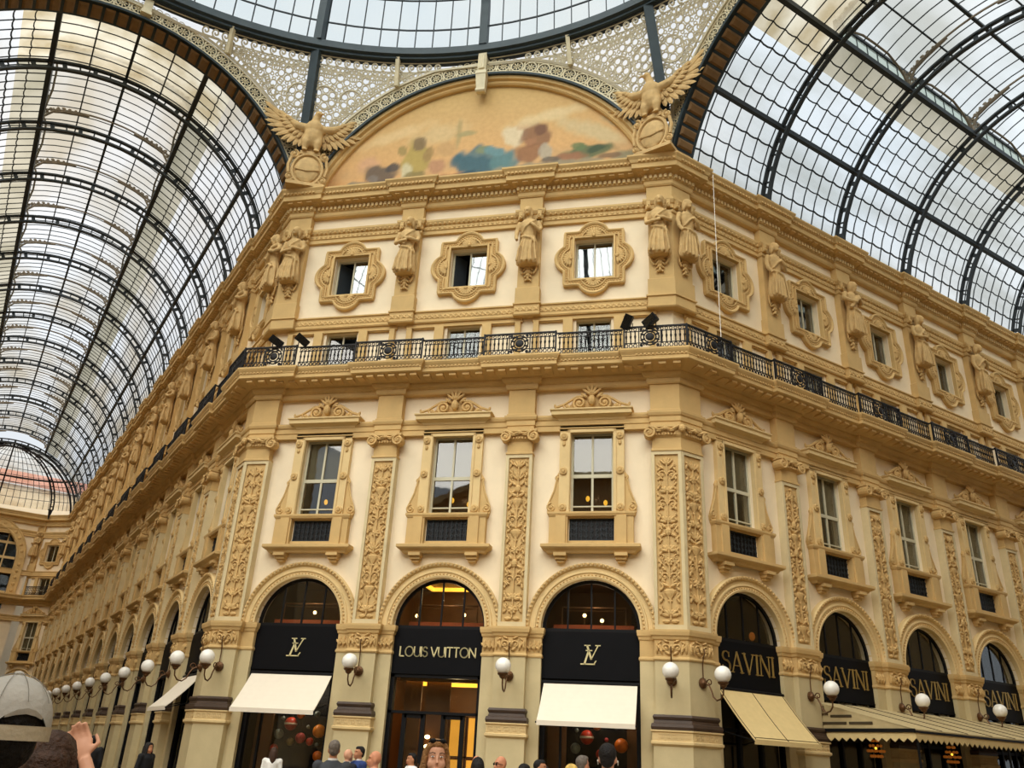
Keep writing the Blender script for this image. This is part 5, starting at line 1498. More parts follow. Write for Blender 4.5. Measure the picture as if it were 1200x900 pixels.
# ------------------------------------------------------------------ iron arches of the octagon, lunette and coffered soffits
ZA8 = 20.55
def rosette():
    mb = MB()
    mb.tube([(.25 * math.cos(i * PI / 8), 0, .25 * math.sin(i * PI / 8)) for i in range(16)], .034, 4, True)
    for i in range(8):
        a = i * PI / 4; mb.leaf(.04 * math.cos(a), .04 * math.sin(a), 0, a, .17, .065, .03)
    mb.ell((0, 0, 0), .045, 6, 4)
    for s in (1, -1):
        for q in (1, -1): mb.leaf(s * .31, q * .05, 0, q * PI / 2, .2, .07, .03)
    mb.box(-.012 + .31, .012 + .31, -.012, .012, -.28, .28)
    return mb
ROS = rosette()
def iron_arch(F, label, soffit, a0=.28):
    t = T('iron_arch', label, 'arch', base=(0, 0, 22.5), M=F)
    t.part('back_plate', MB().arcmould(ZA8, [(7.46, .16), (7.46, .1), (8.14, .1), (8.14, .16)], a0, PI - a0, 48), M_['teal'])
    t.part('lower_flange', MB().arcmould(ZA8, [(7.38, .16), (7.38, -.06), (7.47, -.08), (7.5, .1)], a0, PI - a0, 48), M_['teal'])
    for r in (7.55, 8.1):
        t.part('border', MB().arcmould(ZA8, [(r - .03, .1), (r - .03, .0), (r + .03, .0), (r + .03, .1)], a0, PI - a0, 48), M_['cream'])
    n = 34; lat = MB()
    for i in range(n):
        a = a0 + (PI - 2 * a0) * (i + .5) / n
        lat.join(ROS, Matrix.Translation((7.82 * math.cos(a), .03, ZA8 + 7.82 * math.sin(a))) @ Matrix.Rotation(PI / 2 - a, 4, 'Y'))
    t.part('rosette_lattice', lat, M_['cream'])
    cr = MB()
    for i in range(70):
        a = a0 + (PI - 2 * a0) * (i + .5) / 70
        if abs(a - PI / 2) < .55: cr.tube([((8.14 + q[1]) * math.cos(a + q[0]), .05, ZA8 + (8.14 + q[1]) * math.sin(a + q[0])) for q in ((-.012, 0), (-.012, .08), (0, .12), (.012, .08), (.012, 0))], .016, 4)
    t.part('crest_pattern', cr, M_['cream'])
    if soffit:
        s = MB(); n = 40; sa = .3
        s.arcmould(ZA8, [(7.38, .0), (7.38, 1.0), (7.48, 1.0), (7.48, .1)], a0, PI - a0, 48)
        so = t.part('soffit', s, M_['teal'])
        c = MB()
        for i in range(n):
            a = a0 + (PI - 2 * a0) * (i + .5) / n; d = (PI - 2 * a0) / n * .38
            for ya, yb in ((.1, .86),):
                q = [(7.36, ya, a - d), (7.36, yb, a - d), (7.36, yb, a + d), (7.36, ya, a + d)]; q2 = [(7.3, y * .8 + .1, x + (.01 if x < a else -.01)) for _, y, x in q]
                P = lambda w: (w[0] * math.cos(w[2]), w[1], ZA8 + w[0] * math.sin(w[2]))
                c.hexa([P(w) for w in q] + [P(w) for w in q2])
        t.part('coffer_pattern', c, M_['coffer'], parent=so)
    # keystone bracket hanging from the ring
    k = MB()
    if soffit: k.box(-.16, .16, -.2, .1, 28.2, 29.1); k.box(-.2, .2, -.24, .1, 28.1, 28.25)
    else:
        k.box(-.18, .18, -.22, .1, 27.95, 29.0); k.box(-.13, .13, -.28, -.22, 28.1, 28.9)
        for x in (-.09, 0, .09): k.tube([(x, -.29, 28.15), (x, -.29, 28.85)], .02, 4)
        k.box(-.24, .24, -.3, .1, 27.8, 27.95); k.hexa([(-.18, -.16, 27.0), (.18, -.16, 27.0), (.18, .1, 27.0), (-.18, .1, 27.0), (-.22, -.28, 27.8), (.22, -.28, 27.8), (.22, .1, 27.8), (-.22, .1, 27.8)])
        k.tube([(-.2, -.14, 27.0), (.2, -.14, 27.0)], .1, 8)
    t.part('keystone_bracket', k, M_['cream'])
    return t
iron_arch(F_C, 'iron arch with pale rosettes framing the painted lunette', False)
iron_arch(F_AR, 'iron arch with pale rosettes opening into the glass roof of the restaurant wing', True)
iron_arch(F_AL, 'iron arch with pale rosettes opening into the long glass roof', True)
# lunette: stone frame and painting (a plain landscape in the colours of the original)
struct('wall_lunette', MB().prism([(8.1 * math.cos(.2 + (PI - .4) * i / 40), ZA8 + 8.1 * math.sin(.2 + (PI - .4) * i / 40)) for i in range(41)], .34, .6), M_['stone'])
t = T('lunette_moulding', 'plain curved stone moulding round the painted lunette', 'frame', base=(0, .1, 22.4))
t.part('moulding', MB().arcmould(ZA8, [(6.98, .33), (6.98, .2), (7.04, .14), (7.1, .2), (7.2, .2), (7.24, .08), (7.38, .06), (7.42, .2), (7.42, .33)], .22, PI - .22, 56), M_['stone'])
def mural():
    mb = MB(); nr, na = 56, 150; vs = []; fs = []
    zb = 22.5
    for j in range(nr + 1):
        for i in range(na + 1):
            x = -6.99 + 13.98 * i / na; zt = ZA8 + math.sqrt(max(0, 7.0 ** 2 - x * x)); zt = max(zt, zb)
            vs.append((x, .325, zb + (zt - zb) * j / nr))
    for j in range(nr):
        for i in range(na):
            a = j * (na + 1) + i; fs.append((a, a + 1, a + na + 2, a + na + 1))
    mb.add(vs, fs)
    me = mb.mesh('painting', True)
    rnd = random.Random(5)
    def W(px, py): return ((px - 570) / 27.3, 27.5 - (py - 97 + .088 * (px - 570)) / 22)
    B = []   # (x, z, rx, rz, rot, colour, softness)
    def bl(px, py, rx, ry, rot, col, soft=.25): x, z = W(px, py); B.append((x, z, rx / 27, ry / 22, rot, lin(col), soft * .7))
    bl(700, 150, 45, 8, -.5, (200, 178, 132), .8); bl(520, 150, 30, 10, .2, (206, 176, 124), .8); bl(545, 150, 3, 16, 0, (170, 148, 96), .6); bl(530, 168, 12, 8, 0, (190, 150, 96), .6)
    bl(440, 185, 14, 9, .3, (206, 158, 118), .6); bl(600, 180, 180, 8, 0, (196, 156, 104), .8)
    bl(497, 178, 15, 20, .1, (168, 146, 70), .3); bl(500, 160, 8, 8, 0, (120, 96, 60), .3); bl(488, 192, 6, 10, 0, (196, 186, 150), .4)
    bl(456, 196, 20, 11, -.2, (86, 72, 60), .3); bl(470, 205, 45, 5, 0, (92, 78, 62), .4); bl(545, 200, 40, 6, .05, (140, 84, 56), .4)
    bl(580, 180, 34, 15, -.25, (64, 104, 112), .25); bl(566, 185, 30, 10, -.3, (50, 88, 100), .3); bl(600, 185, 14, 16, 0, (84, 122, 124), .35)
    bl(611, 152, 13, 12, .4, (214, 196, 160), .3); bl(634, 152, 18, 15, 0, (132, 88, 54), .25); bl(628, 172, 15, 10, 0, (140, 92, 54), .3)
    bl(645, 172, 7, 9, 0, (170, 158, 136), .3); bl(690, 172, 28, 7, .1, (74, 92, 56), .3); bl(672, 178, 16, 6, 0, (150, 100, 66), .4)
    bl(655, 187, 70, 6, 0, (142, 132, 104), .35); bl(740, 176, 20, 6, 0, (130, 126, 96), .5); bl(430, 208, 14, 5, 0, (130, 120, 96), .3)
    for px, py, rx, ry, rot, c, so in ((480, 168, 5, 7, .4, (150, 128, 70), .3), (512, 172, 5, 9, -.3, (150, 120, 66), .3), (524, 186, 10, 8, 0, (176, 128, 92), .4), (470, 188, 8, 5, .5, (60, 54, 52), .3), (448, 200, 6, 4, 0, (120, 108, 98), .3),
        (575, 168, 8, 4, .2, (122, 130, 92), .4), (590, 170, 14, 5, -.4, (96, 134, 138), .3), (560, 196, 16, 4, .1, (40, 70, 82), .3), (606, 196, 8, 6, .3, (46, 84, 96), .3), (620, 141, 9, 5, .5, (196, 160, 120), .3), (640, 146, 7, 6, 0, (112, 72, 44), .3), (628, 160, 7, 4, .2, (158, 108, 70), .3),
        (552, 150, 12, 3, .1, (160, 146, 96), .5), (702, 168, 10, 4, .3, (52, 72, 44), .3), (682, 166, 8, 4, -.2, (96, 112, 66), .3), (715, 176, 12, 3, 0, (120, 92, 62), .4), (725, 140, 20, 5, -.6, (180, 166, 128), .7), (650, 130, 40, 6, .2, (216, 190, 140), .8), (470, 150, 40, 6, .3, (216, 184, 130), .8),
        (650, 180, 10, 3, 0, (96, 84, 70), .3), (590, 204, 40, 3, 0, (84, 70, 56), .4), (500, 196, 12, 5, 0, (128, 112, 60), .3)):
        bl(px, py, rx, ry, rot, c, so)
    ca = me.color_attributes.new('paint', 'FLOAT_COLOR', 'POINT')
    top, bot = lin((198, 164, 102)), lin((212, 162, 104))
    data = []
    for v in me.vertices:
        x, _, z = v.co
        k = min(1, max(0, (z - 23) / 4.5)); c = [bot[i] * (1 - k) + top[i] * k for i in range(3)]
        wob = .12 * math.sin(x * 5 + z * 3) + .08 * math.sin(x * 11 - z * 7)
        for bx, bz, rx, rz, rot, col, soft in B:
            dx, dz = x - bx, z - bz; cx = dx * math.cos(rot) + dz * math.sin(rot); cz = -dx * math.sin(rot) + dz * math.cos(rot)
            d = math.hypot(cx / rx, cz / rz) + wob
            w = 1 - min(1, max(0, (d - (1 - soft)) / (2 * soft)))
            if w > 0: w = w * w * (3 - 2 * w) * .9; c = [c[i] * (1 - w) + col[i] * w for i in range(3)]
        data += [c[0], c[1], c[2], 1]
    ca.data.foreach_set('color', data)
    m = bpy.data.materials.new('painted_mosaic'); m.use_nodes = True
    N = m.node_tree.nodes; L = m.node_tree.links; b = N['Principled BSDF']; b.inputs['Roughness'].default_value = .75
    a = N.new('ShaderNodeVertexColor'); a.layer_name = 'paint'
    nz = N.new('ShaderNodeTexNoise'); nz.inputs['Scale'].default_value = 5; nz.inputs['Detail'].default_value = 6
    tc = N.new('ShaderNodeTexCoord'); L.new(tc.outputs['Object'], nz.inputs['Vector'])
    r = N.new('ShaderNodeValToRGB'); r.color_ramp.elements[0].color = (.9, .89, .86, 1); r.color_ramp.elements[1].color = (1, 1, 1, 1); r.color_ramp.elements[0].position = .3; r.color_ramp.elements[1].position = .65
    L.new(nz.outputs['Fac'], r.inputs['Fac'])
    mx = N.new('ShaderNodeMix'); mx.data_type = 'RGBA'; mx.blend_type = 'MULTIPLY'; mx.inputs[0].default_value = 1
    L.new(a.outputs['Color'], mx.inputs[6]); L.new(r.outputs['Color'], mx.inputs[7]); L.new(mx.outputs[2], b.inputs['Base Color'])
    t = T('lunette_painting', 'half-round ochre painting in the arch above the cornice', 'painting', base=(0, .325, 22.5))
    o = t.part('painting', MB(), m); o.data = shift(me, (0, -.325, -22.5)); o.data.materials.clear(); o.data.materials.append(m)
mural()

# ------------------------------------------------------------------ pendentive tracery, ring and dome
def octa(phi):
    """for a direction phi round the octagon centre: (radius of the wall plane, lateral distance from the arch axis)"""
    k = round((phi - PI / 2) / (PI / 4)); d = phi - PI / 2 - k * PI / 4
    if k % 2 == 0 and abs(d) <= math.atan2(V0, APO) + 1e-6: A = APO
    elif k % 2 == 0: d -= math.copysign(PI / 4, d); A = APO + .2
    elif abs(d) <= math.atan2(HA, APO + .2): A = APO + .2
    else: d -= math.copysign(PI / 4, d); A = APO
    return A / math.cos(d), A * math.tan(d)
RRING, ZRING = 17.75, 28.95
def zarch(x): return ZA8 + math.sqrt(max(0, 8.16 ** 2 - x * x))
def pend(tt, z):
    phi = tt / 18.3; rho, x = octa(phi); za = zarch(x)
    k = 0 if ZRING - za < .02 else min(1, max(0, (z - za) / (ZRING - za)))
    r = rho * (1 - k) + RRING * k
    return (CEN[0] + r * math.cos(phi), CEN[1] + r * math.sin(phi), z), za
def tracery(phi0, label):
    t = T('tracery_spandrel', label, 'tracery', base=(0, 0, 0))
    tr = MB(); t0 = phi0 * 18.3; half = PI / 8 * 18.3
    def ring(cx, cz, r, w, n=10):
        pts = []
        for i in range(n):
            a = 2 * PI * i / n; p, za = pend(t0 + cx + r * math.cos(a), cz + r * math.sin(a))
            if p[2] < za + .02 or p[2] > 28.46: return
            pts.append(p)
        tr.tube(pts, w, 4, True)
    row = 0; z = 28.02
    while z > 23.4:
        x = -half + (.0 if row % 2 else .55)
        while x < half:
            ring(x, z, .5, .05, 14); ring(x, z, .17, .045, 8)
            for i in range(6):
                a = i * PI / 3 + PI / 6; ring(x + .335 * math.cos(a), z + .335 * math.sin(a), .14, .034, 8)
                ring(x + .6 * math.cos(a + PI / 6), z + .6 * math.sin(a + PI / 6), .11, .034, 7); ring(x + .52 * math.cos(a), z + .52 * math.sin(a), .07, .03, 6)
            x += 1.1
        z -= .95; row += 1
    # fine edging along the arch and a filigree strip under the scroll frieze
    x = -half
    while x < half:
        _, za = pend(t0 + x, 28); ring(x, za + .17, .12, .036, 8); ring(x + .1, za + .38, .08, .034, 7); ring(x, za + .56, .08, .034, 7); ring(x, 28.33, .09, .036, 8); ring(x + .1, 28.16, .08, .034, 7)
        x += .2
    for off, w in ((.04, .075), (.3, .04)):
        tr.tube([(lambda tt: pend(tt, min(28.5, pend(tt, 28)[1] + off))[0])(t0 - half + 2 * half * i / 60) for i in range(61)], w, 4)
    t.part('lattice', tr, M_['tracery'])
    sc = MB(); x = -half + .2
    while x < half:
        pts = []
        for i in range(13):
            q = i / 12; r = .17 * (1 - .8 * q); a = -PI / 2 + q * 2.6 * PI
            p, za = pend(t0 + x + r * math.cos(a), 28.66 + r * math.sin(a)); pts.append(p)
        if min(p[2] for p in pts) > za + .0: sc.tube(pts, .045, 4)
        x += .4
    for zz in (28.46, 28.86):
        pts = []
        x = -half
        seg = []
        while x <= half + .01:
            p, za = pend(t0 + x, zz)
            if zz > za: seg.append(p)
            elif len(seg) > 1: sc.tube(seg, .03, 4); seg = []
            else: seg = []
            x += .35
        if len(seg) > 1: sc.tube(seg, .03, 4)
    t.part('scroll_frieze', sc, M_['tracery'])
    # iron strut running up the corner
    pts = [pend(t0, z)[0] for z in (24.3, 25.5, 27, 28.2, 28.95)]
    t.part('strut', MB().tube(pts, .26, 4), M_['teal'])
    for s in (1, -1):
        for q in (.5,):
            tt = t0 + s * half * q; ps = [pend(tt, zz)[0] for zz in (max(pend(tt, 28)[1] + .0, 27.6), 28.5, 29.0)]
            inn = [(p[0] - (p[0] - CEN[0]) * .008, p[1] - (p[1] - CEN[1]) * .008, p[2]) for p in ps]
            t.part('post_bracket', MB().tube(inn, [.13, .11, .12], 4), M_['cream'])
ca = math.atan2(APO, V0); cb = PI - ca
tracery(ca, 'pale iron tracery spandrel behind the eagle towards the restaurant wing')
tracery(cb, 'pale iron tracery spandrel behind the eagle towards the long receding wing')
tracery(ca - PI / 4 + (PI / 4 - 2 * math.atan2(HA, APO + .2)), 'pale iron tracery spandrel on the far side of the restaurant roof')
tracery(cb + PI / 4 - (PI / 4 - 2 * math.atan2(HA, APO + .2)), 'pale iron tracery spandrel on the far side of the long roof')

dm = T('glass_dome', 'great glass and iron dome on its slate grey ring above the crossing', 'dome', base=(CEN[0], CEN[1], 28.9))
RD, ZD = 17.75, 29.4
CX, CY = CEN
dm.part('ring', MB().lathe([(17.95, 28.9), (17.55, 28.9), (17.55, 29.0), (17.42, 29.05), (17.42, 29.4), (17.52, 29.45), (17.95, 29.45), (17.95, 28.9)], 128, CX, CY, cap=False), M_['teal'])
dm.part('lower_ring', MB().lathe([(18.0, 28.86), (17.7, 28.86), (17.7, 28.95), (18.0, 28.95), (18.0, 28.86)], 128, CX, CY, cap=False), M_['iron'])
g = MB(); prof = [(RD * math.cos(e), ZD + RD * math.sin(e)) for e in [PI / 2 * i / 14 for i in range(15)]]
g.lathe(prof[:-1] + [(.3, prof[-1][1])], 96, CX, CY, cap=False)
dm.part('glazing', g, M_['roofD'])
def dpt(phi, e, r): return (CX + r * math.cos(e) * math.cos(phi), CY + r * math.cos(e) * math.sin(phi), ZD + r * math.sin(e))
angs = sorted([PI / 2 + k * PI / 4 for k in range(8)] + [ca + k * PI / 2 for k in range(4)] + [cb + k * PI / 2 for k in range(4)])
for a in angs:
    dm.part('rib', MB().tube([dpt(a, 1.5 * j / 12, RD - .2) for j in range(13)], .24, 4), M_['teal'])
b = MB(); w = MB()
for i in range(144):
    a = 2 * PI * i / 144; b.tube([dpt(a, 1.2 * j / 8, RD - .05) for j in range(9)], .03, 4)
for e in (.07, .16, .26, .36, .42, .55, .7, .9): w.tube([dpt(2 * PI * i / 96, e, RD - .06) for i in range(96)], .04, 4, True)
dm.part('glazing_bars', b, M_['iron']); dm.part('hoop_bars', w, M_['iron'])

# ------------------------------------------------------------------ eagles on the corners
def eagle(F, rz, label, flip):
    t = T('eagle', label, 'statue', base=(0, 0, 22.45), M=F @ Matrix.Rotation(rz, 4, 'Z'))
    c = MB(); y = -.2
    c.prism([(.62 * math.cos(a * PI / 12), 23.25 + .78 * math.sin(a * PI / 12)) for a in range(24)], y, y + .25)
    c.tube([(.6 * math.cos(a * PI / 12), y - .02, 23.25 + .76 * math.sin(a * PI / 12)) for a in range(24)], .07, 6, True)
    c.ell((0, y - .02, 23.25), (.5, .12, .64), 14, 8); c.tube([(-.52, y - .1, 23.2), (0, y - .16, 23.1), (.52, y - .1, 23.24)], .03, 5)
    c.box(-.75, .75, y - .1, .3, 22.45, 22.6)
    for s in (1, -1):
        c.spiral(s * .62, 23.95, y - .02, .2, 1.5, PI / 2, s, .06); c.spiral(s * .66, 22.8, y - .02, .2, 1.5, -PI / 2, -s, .06); c.tube([(s * .7, y, 23.8), (s * .78, y, 23.4), (s * .72, y, 23.0)], .07, 6)
    c.box(-.4, .4, y - .08, .2, 23.98, 24.15)
    t.part('cartouche', c, M_['statue'])
    b = MB()
    b.ell((0, -.2, 25.0), (.4, .34, .62), 12, 8); b.ell((0, -.26, 25.35), (.38, .3, .4), 10, 7)
    b.tube([(0, -.25, 25.45), (.0, -.3, 25.75), (flip * .04, -.34, 25.95)], [.26, .17, .14], 8)
    b.ell((flip * .08, -.36, 26.02), (.16, .18, .14), 10, 6); b.tube([(flip * .18, -.42, 26.03), (flip * .32, -.5, 26.0), (flip * .36, -.52, 25.93)], [.07, .045, .02], 6)
    for s in (1, -1):
        b.tube([(s * .2, -.22, 24.85), (s * .25, -.32, 24.5), (s * .24, -.28, 24.15)], [.22, .17, .1], 8)
        for q in (-.1, 0, .1): b.tube([(s * .24 + q * .6, -.3, 24.18), (s * .24 + q, -.44, 24.13)], [.05, .035], 5)
        b.tube([(s * .25, -.18, 25.35), (s * .7, -.14, 25.45), (s * 1.1, -.05, 25.8)], [.22, .2, .12], 8)
    b.ell((0, -.02, 24.35), (.26, .12, .45), 8, 6)
    me = remesh(b, .045, 1, 'body')
    o = t.part('body', MB(), M_['statue']); o.data = shift(me, (0, 0, -22.45)); o.data.materials.clear(); o.data.materials.append(M_['statue'])
    for s in (1, -1):
        w = MB()
        for i in range(11):       # primaries fanning from the wing edge
            k = i / 10; bx, bz = s * (.35 + .8 * k), 25.2 + .5 * k
            an = -PI / 2 + .25 + k * 2.0; ln = .75 + .65 * k
            a = an if s > 0 else PI - an
            w.leaf(bx, bz, -.06 + .03 * (i % 2), a, ln, .24, .04)
        for i in range(9):
            k = i / 8; a = -PI / 2 + .3 + k * 1.9; a = a if s > 0 else PI - a
            w.leaf(s * (.3 + .75 * k), 25.25 + .5 * k, -.13, a, .5 + .2 * k, .2, .05)
        for i in range(7):
            k = i / 6; a = -PI / 2 + .4 + k * 1.6; a = a if s > 0 else PI - a
            w.leaf(s * (.25 + .75 * k), 25.32 + .45 * k, -.19, a, .3, .17, .05)
        t.part('wing', w, M_['statue'])
    tl = MB()
    for i in range(5): tl.leaf((i - 2) * .08, 24.75, .06, -PI / 2 + (i - 2) * .16, .75, .18, .04)
    t.part('tail', tl, M_['statue'])
eagle(Matrix.Translation((V0 - .55, -.5, 0)), -PI / 8, 'spread-winged stone eagle on an oval shield at the corner towards the restaurant wing', -1)
eagle(Matrix.Translation((-V0 + .65, -.5, 0)), PI / 8, 'spread-winged stone eagle on an oval shield at the corner towards the long receding wing', 1)
# ------------------------------------------------------------------ people
CAM = Vector((7.9917, -25.511, 1.75))
SKIN = {'fair': mat('skin_fair', (214, 160, 128), .55, .04, 8), 'tan': mat('skin_tan', (186, 128, 92), .55, .04, 8), 'dark': mat('skin_dark', (110, 72, 50), .55, .04, 8), 'ruddy': mat('skin_ruddy', (206, 140, 104), .5, .05, 8)}
HAIR = {'black': mat('hair_black', (26, 22, 20), .65, .35, 30, .8, 60), 'brown': mat('hair_brown', (66, 44, 30), .65, .35, 30, .8, 60), 'light': mat('hair_light_brown', (150, 108, 64), .65, .35, 30, .8, 60), 'blond': mat('hair_blond', (214, 178, 96), .65, .35, 30, .8, 60), 'grey': mat('hair_grey', (110, 100, 90), .65, .35, 30, .8, 60)}
CM = {}
def cloth(nm, col):
    if nm not in CM: CM[nm] = mat('cloth_' + nm, col, .85, .08, 10, .2, 60)
    return CM[nm]
def hand(mb, w, d, sc=1.0, curl=.5):
    """palm and five separate bent fingers from wrist w along direction d"""
    w = Vector(w); d = Vector(d).normalized(); side = d.cross(Vector((0, 1, 0.01))).normalized(); nrm = side.cross(d).normalized()
    palm = w + d * .05 * sc
    R = Matrix((side, nrm, d)).transposed()
    mb.ell(palm, (.046 * sc, .016 * sc, .055 * sc), 8, 6, R)
    for i, ln in enumerate((.068, .08, .075, .058)):
        b = w + d * .09 * sc + side * (.036 - .024 * i) * sc
        k1 = b + (d + nrm * curl * .4).normalized() * ln * .5 * sc; k2 = k1 + (d + nrm * curl * 1.3).normalized() * ln * .5 * sc
        mb.tube([b - d * .03 * sc, b, k1, k2], [.0105 * sc, .0105 * sc, .0102 * sc, .0095 * sc], 7)
    b = w + d * .025 * sc + side * .036 * sc
    mb.tube([b - side * .012, b + (side + d * .6).normalized() * .035 * sc, b + (side * .6 + d * 1.3).normalized() * .07 * sc], [.013 * sc, .011 * sc, .009 * sc], 6)
def person(label, x, y, h, face, skin, hair, top, trousers, vox=.02, hairstyle='short', arms=None, group=None, female=False, glasses=None, extra=None, collar=None, tilt=0):
    """face: world angle the person looks towards (0 = towards the camera, pi = away)"""
    f = (CAM - Vector((x, y, 0))); th = math.atan2(f.x, -f.y) + face
    h -= FLOOR
    t = T('person', label, 'person', group, base=(0, 0, 0))
    t.o.matrix_world = Matrix.Translation((x, y, FLOOR)) @ Matrix.Rotation(th, 4, 'Z')
    k = h / 1.75; sw = .17 if female else .195
    sh, hip_, kn, an = 1.43 * k, .92 * k, .49 * k, .08 * k
    if arms is None:
        arms = [[(s * sw, 0, sh - .02), (s * (sw + .05), .02, 1.14 * k), (s * (sw + .04), -.06, .88 * k)] for s in (1, -1)]
    hc = Vector((0, -.015, h - .125))
    b = MB()
    # torso, pelvis, legs
    tor = [(hip_ - .06, .15, .11), (hip_ + .05, .165, .115), (1.08 * k, .135 if female else .15, .1), (1.25 * k, sw - .03, .115), (1.38 * k, sw - .01, .11), (sh + .03, .1, .075), (sh + .06, .06, .06)]
    def shell(mb, g):
        vs = []; n = 14
        for z, rx, ry in tor:
            for i in range(n): a = 2 * PI * i / n; vs.append(((rx + g) * math.cos(a), (ry + g) * math.sin(a), z))
        m = len(tor); fs = [(j * n + i, j * n + (i + 1) % n, (j + 1) * n + (i + 1) % n, (j + 1) * n + i) for j in range(m - 1) for i in range(n)] + [tuple(range(n - 1, -1, -1)), tuple(range((m - 1) * n, m * n))]
        mb.add(vs, fs)
    def legs(mb, g):
        for s in (1, -1):
            mb.tube([(s * .09, 0, hip_), (s * .1, -.01, kn + .1), (s * .1, -.01, kn), (s * .105, .02, .3 * k), (s * .105, .02, an)], [.09 + g, .065 + g, .055 + g, .055 + g, .04 + g], 9)
    shell(b, 0); legs(b, 0)
    for s in (1, -1): b.ell((s * .105, -.05, .045), (.045, .12, .045), 8, 5)
    for A in arms:
        n = len(A); b.tube(A, [.05 - .022 * i / (n - 1) for i in range(n)], 8); b.ell(A[0], .06, 8, 6); b.ell(A[1], .04, 8, 6)
        d = Vector(A[-1]) - Vector(A[-2]); hand(b, A[-1], d)
    b.tube([(0, .005, sh - .03), (0, -.0, sh + .08), hc + Vector((0, .01, -.06))], [.07, .055, .055], 9)
    # head: skull, jaw, nose, brow, lips, ears
    b.ell(hc + Vector((0, .012, .02)), (.076, .095, .1), 14, 10); b.ell(hc + Vector((0, -.03, -.05)), (.058, .062, .072), 12, 8); b.ell(hc + Vector((0, -.055, -.1)), (.03, .03, .025), 8, 6)
    nf = .72 if female else 1
    b.tube([hc + Vector((0, -.082, .008)), hc + Vector((0, -.098, -.02)), hc + Vector((0, -.112 if female else -.118, -.038))], [.010 * nf, .012 * nf, .016 * nf], 6)
    if not female: b.ell(hc + Vector((0, -.078, .028)), (.055, .016, .012), 8, 5)
    b.ell(hc + Vector((0, -.088, -.075)), (.022, .011, .009), 8, 5)
    for s in (1, -1):
        b.ell(hc + Vector((s * .076, .01, -.02)), (.012, .022, .032), 8, 6)
        if female: b.ell(hc + Vector((s * .03, -.05, -.045)), (.036, .036, .042), 10, 7)
        else: b.ell(hc + Vector((s * .04, -.066, -.03)), (.022, .02, .02), 8, 5)
    def fused(mb, name, m, v, sm=1):
        me = remesh(mb, v, sm, name); o = t.part(name, MB(), m); o.data = me; me.materials.clear(); me.materials.append(m); return o
    body = fused(b, 'body', SKIN[skin], vox, 1)
    # eyes
    e = MB()
    for s in (1, -1): e.ell(hc + Vector((s * .031, -.081, .004)), (.0125, .008, .005), 10, 6)
    t.part('eyes', e, M_['globe'], parent=body) if vox < .015 else None
    e = MB()
    for s in (1, -1): e.ell(hc + Vector((s * .031, -.0885, .004)), (.0046, .003, .0046), 8, 5); e.tube([hc + Vector((s * .014, -.085, .026)), hc + Vector((s * .034, -.084, .031)), hc + Vector((s * .054, -.07, .024))], .0028 if female else .004, 5)
    t.part('iris_and_brow', e, HAIR['brown'] if hair != 'black' else HAIR['black'], parent=body)
    e = MB().ell(hc + Vector((0, -.098, -.072)), (.024, .008, .006), 8, 5); e.ell(hc + Vector((0, -.097, -.082)), (.02, .008, .006), 8, 5)
    t.part('lips', e, cloth('lips', (176, 92, 84)), parent=body)
    # clothes
    c = MB(); shell(c, .02)
    for A in arms:
        n = len(A); q = A[:] if top[2] == 'long' else A[:2]
        if top[2] == 'long':
            dl = (Vector(A[-1]) - Vector(A[-2])); q = A[:-1] + [tuple(Vector(A[-1]) - dl * .06)]
        c.tube(q, [.07 - .022 * i / (len(q) - 1) for i in range(len(q))], 9); c.ell(q[0], .08, 8, 6)
        if len(q) > 2: c.ell(q[1], .056, 8, 6)
    if top[2] == 'long':
        c.tube([(0, 0, hip_ + .1), (0, 0, hip_ - .12)], [.17, .19], 12)
    fused(c, 'jacket' if top[2] == 'long' else 'shirt', cloth(top[0], top[1]), max(vox, .016), 2)
    if collar:
        co = MB().lathe([(.068, sh + .02), (.07, sh + .085), (.06, sh + .085), (.06, sh + .02)], 14, 0, -.0)
        t.part('collar', co, cloth('white', (232, 228, 220)))
    c = MB(); legs(c, .018); c.tube([(0, 0, hip_ + .04), (0, 0, hip_ - .1)], [.165, .15], 12)
    fused(c, 'trousers', cloth(trousers[0], trousers[1]), .025, 1)
    s_ = MB()
    for s in (1, -1): s_.ell((s * .105, -.06, .045), (.052, .14, .05), 10, 6)
    t.part('shoes', s_, cloth('shoe', (30, 26, 24)))
    # hair
    if hairstyle != 'bald':
        c = MB()
        c.ell(hc + Vector((0, .034, .034)), (.084, .088, .092), 14, 10); c.ell(hc + Vector((0, -.012, .085)), (.066, .07, .038), 12, 8); c.ell(hc + Vector((0, .06, -.02)), (.07, .05, .07), 10, 7)
        if hairstyle == 'long':
            for s in (1, -1):
                c.tube([hc + Vector((s * .012, -.05, .108)), hc + Vector((s * .06, -.045, .075)), hc + Vector((s * .08, -.03, .0)), hc + Vector((s * .086, -.03, -.1)), hc + Vector((s * .09, -.045, -.26))], [.014, .019, .02, .022, .014], 8)
                for q in range(3): c.tube([hc + Vector((s * (.02 + .02 * q), -.03, .115 - .01 * q)), hc + Vector((s * (.07 + .008 * q), -.02 + .02 * q, .03)), hc + Vector((s * (.08 + .01 * q), .0 + .02 * q, -.1)), hc + Vector((s * (.084 + .012 * q), -.01 + .02 * q, -.27))], [.01, .014, .015, .01], 6)
            c.tube([hc + Vector((0, .07, .03)), hc + Vector((0, .08, -.1)), hc + Vector((0, .08, -.28))], [.08, .085, .06], 10)
        elif hairstyle == 'bun': c.ell(hc + Vector((0, .1, .02)), .05, 10, 7)
        fused(c, 'hair', HAIR[hair], max(vox, .012), 1)
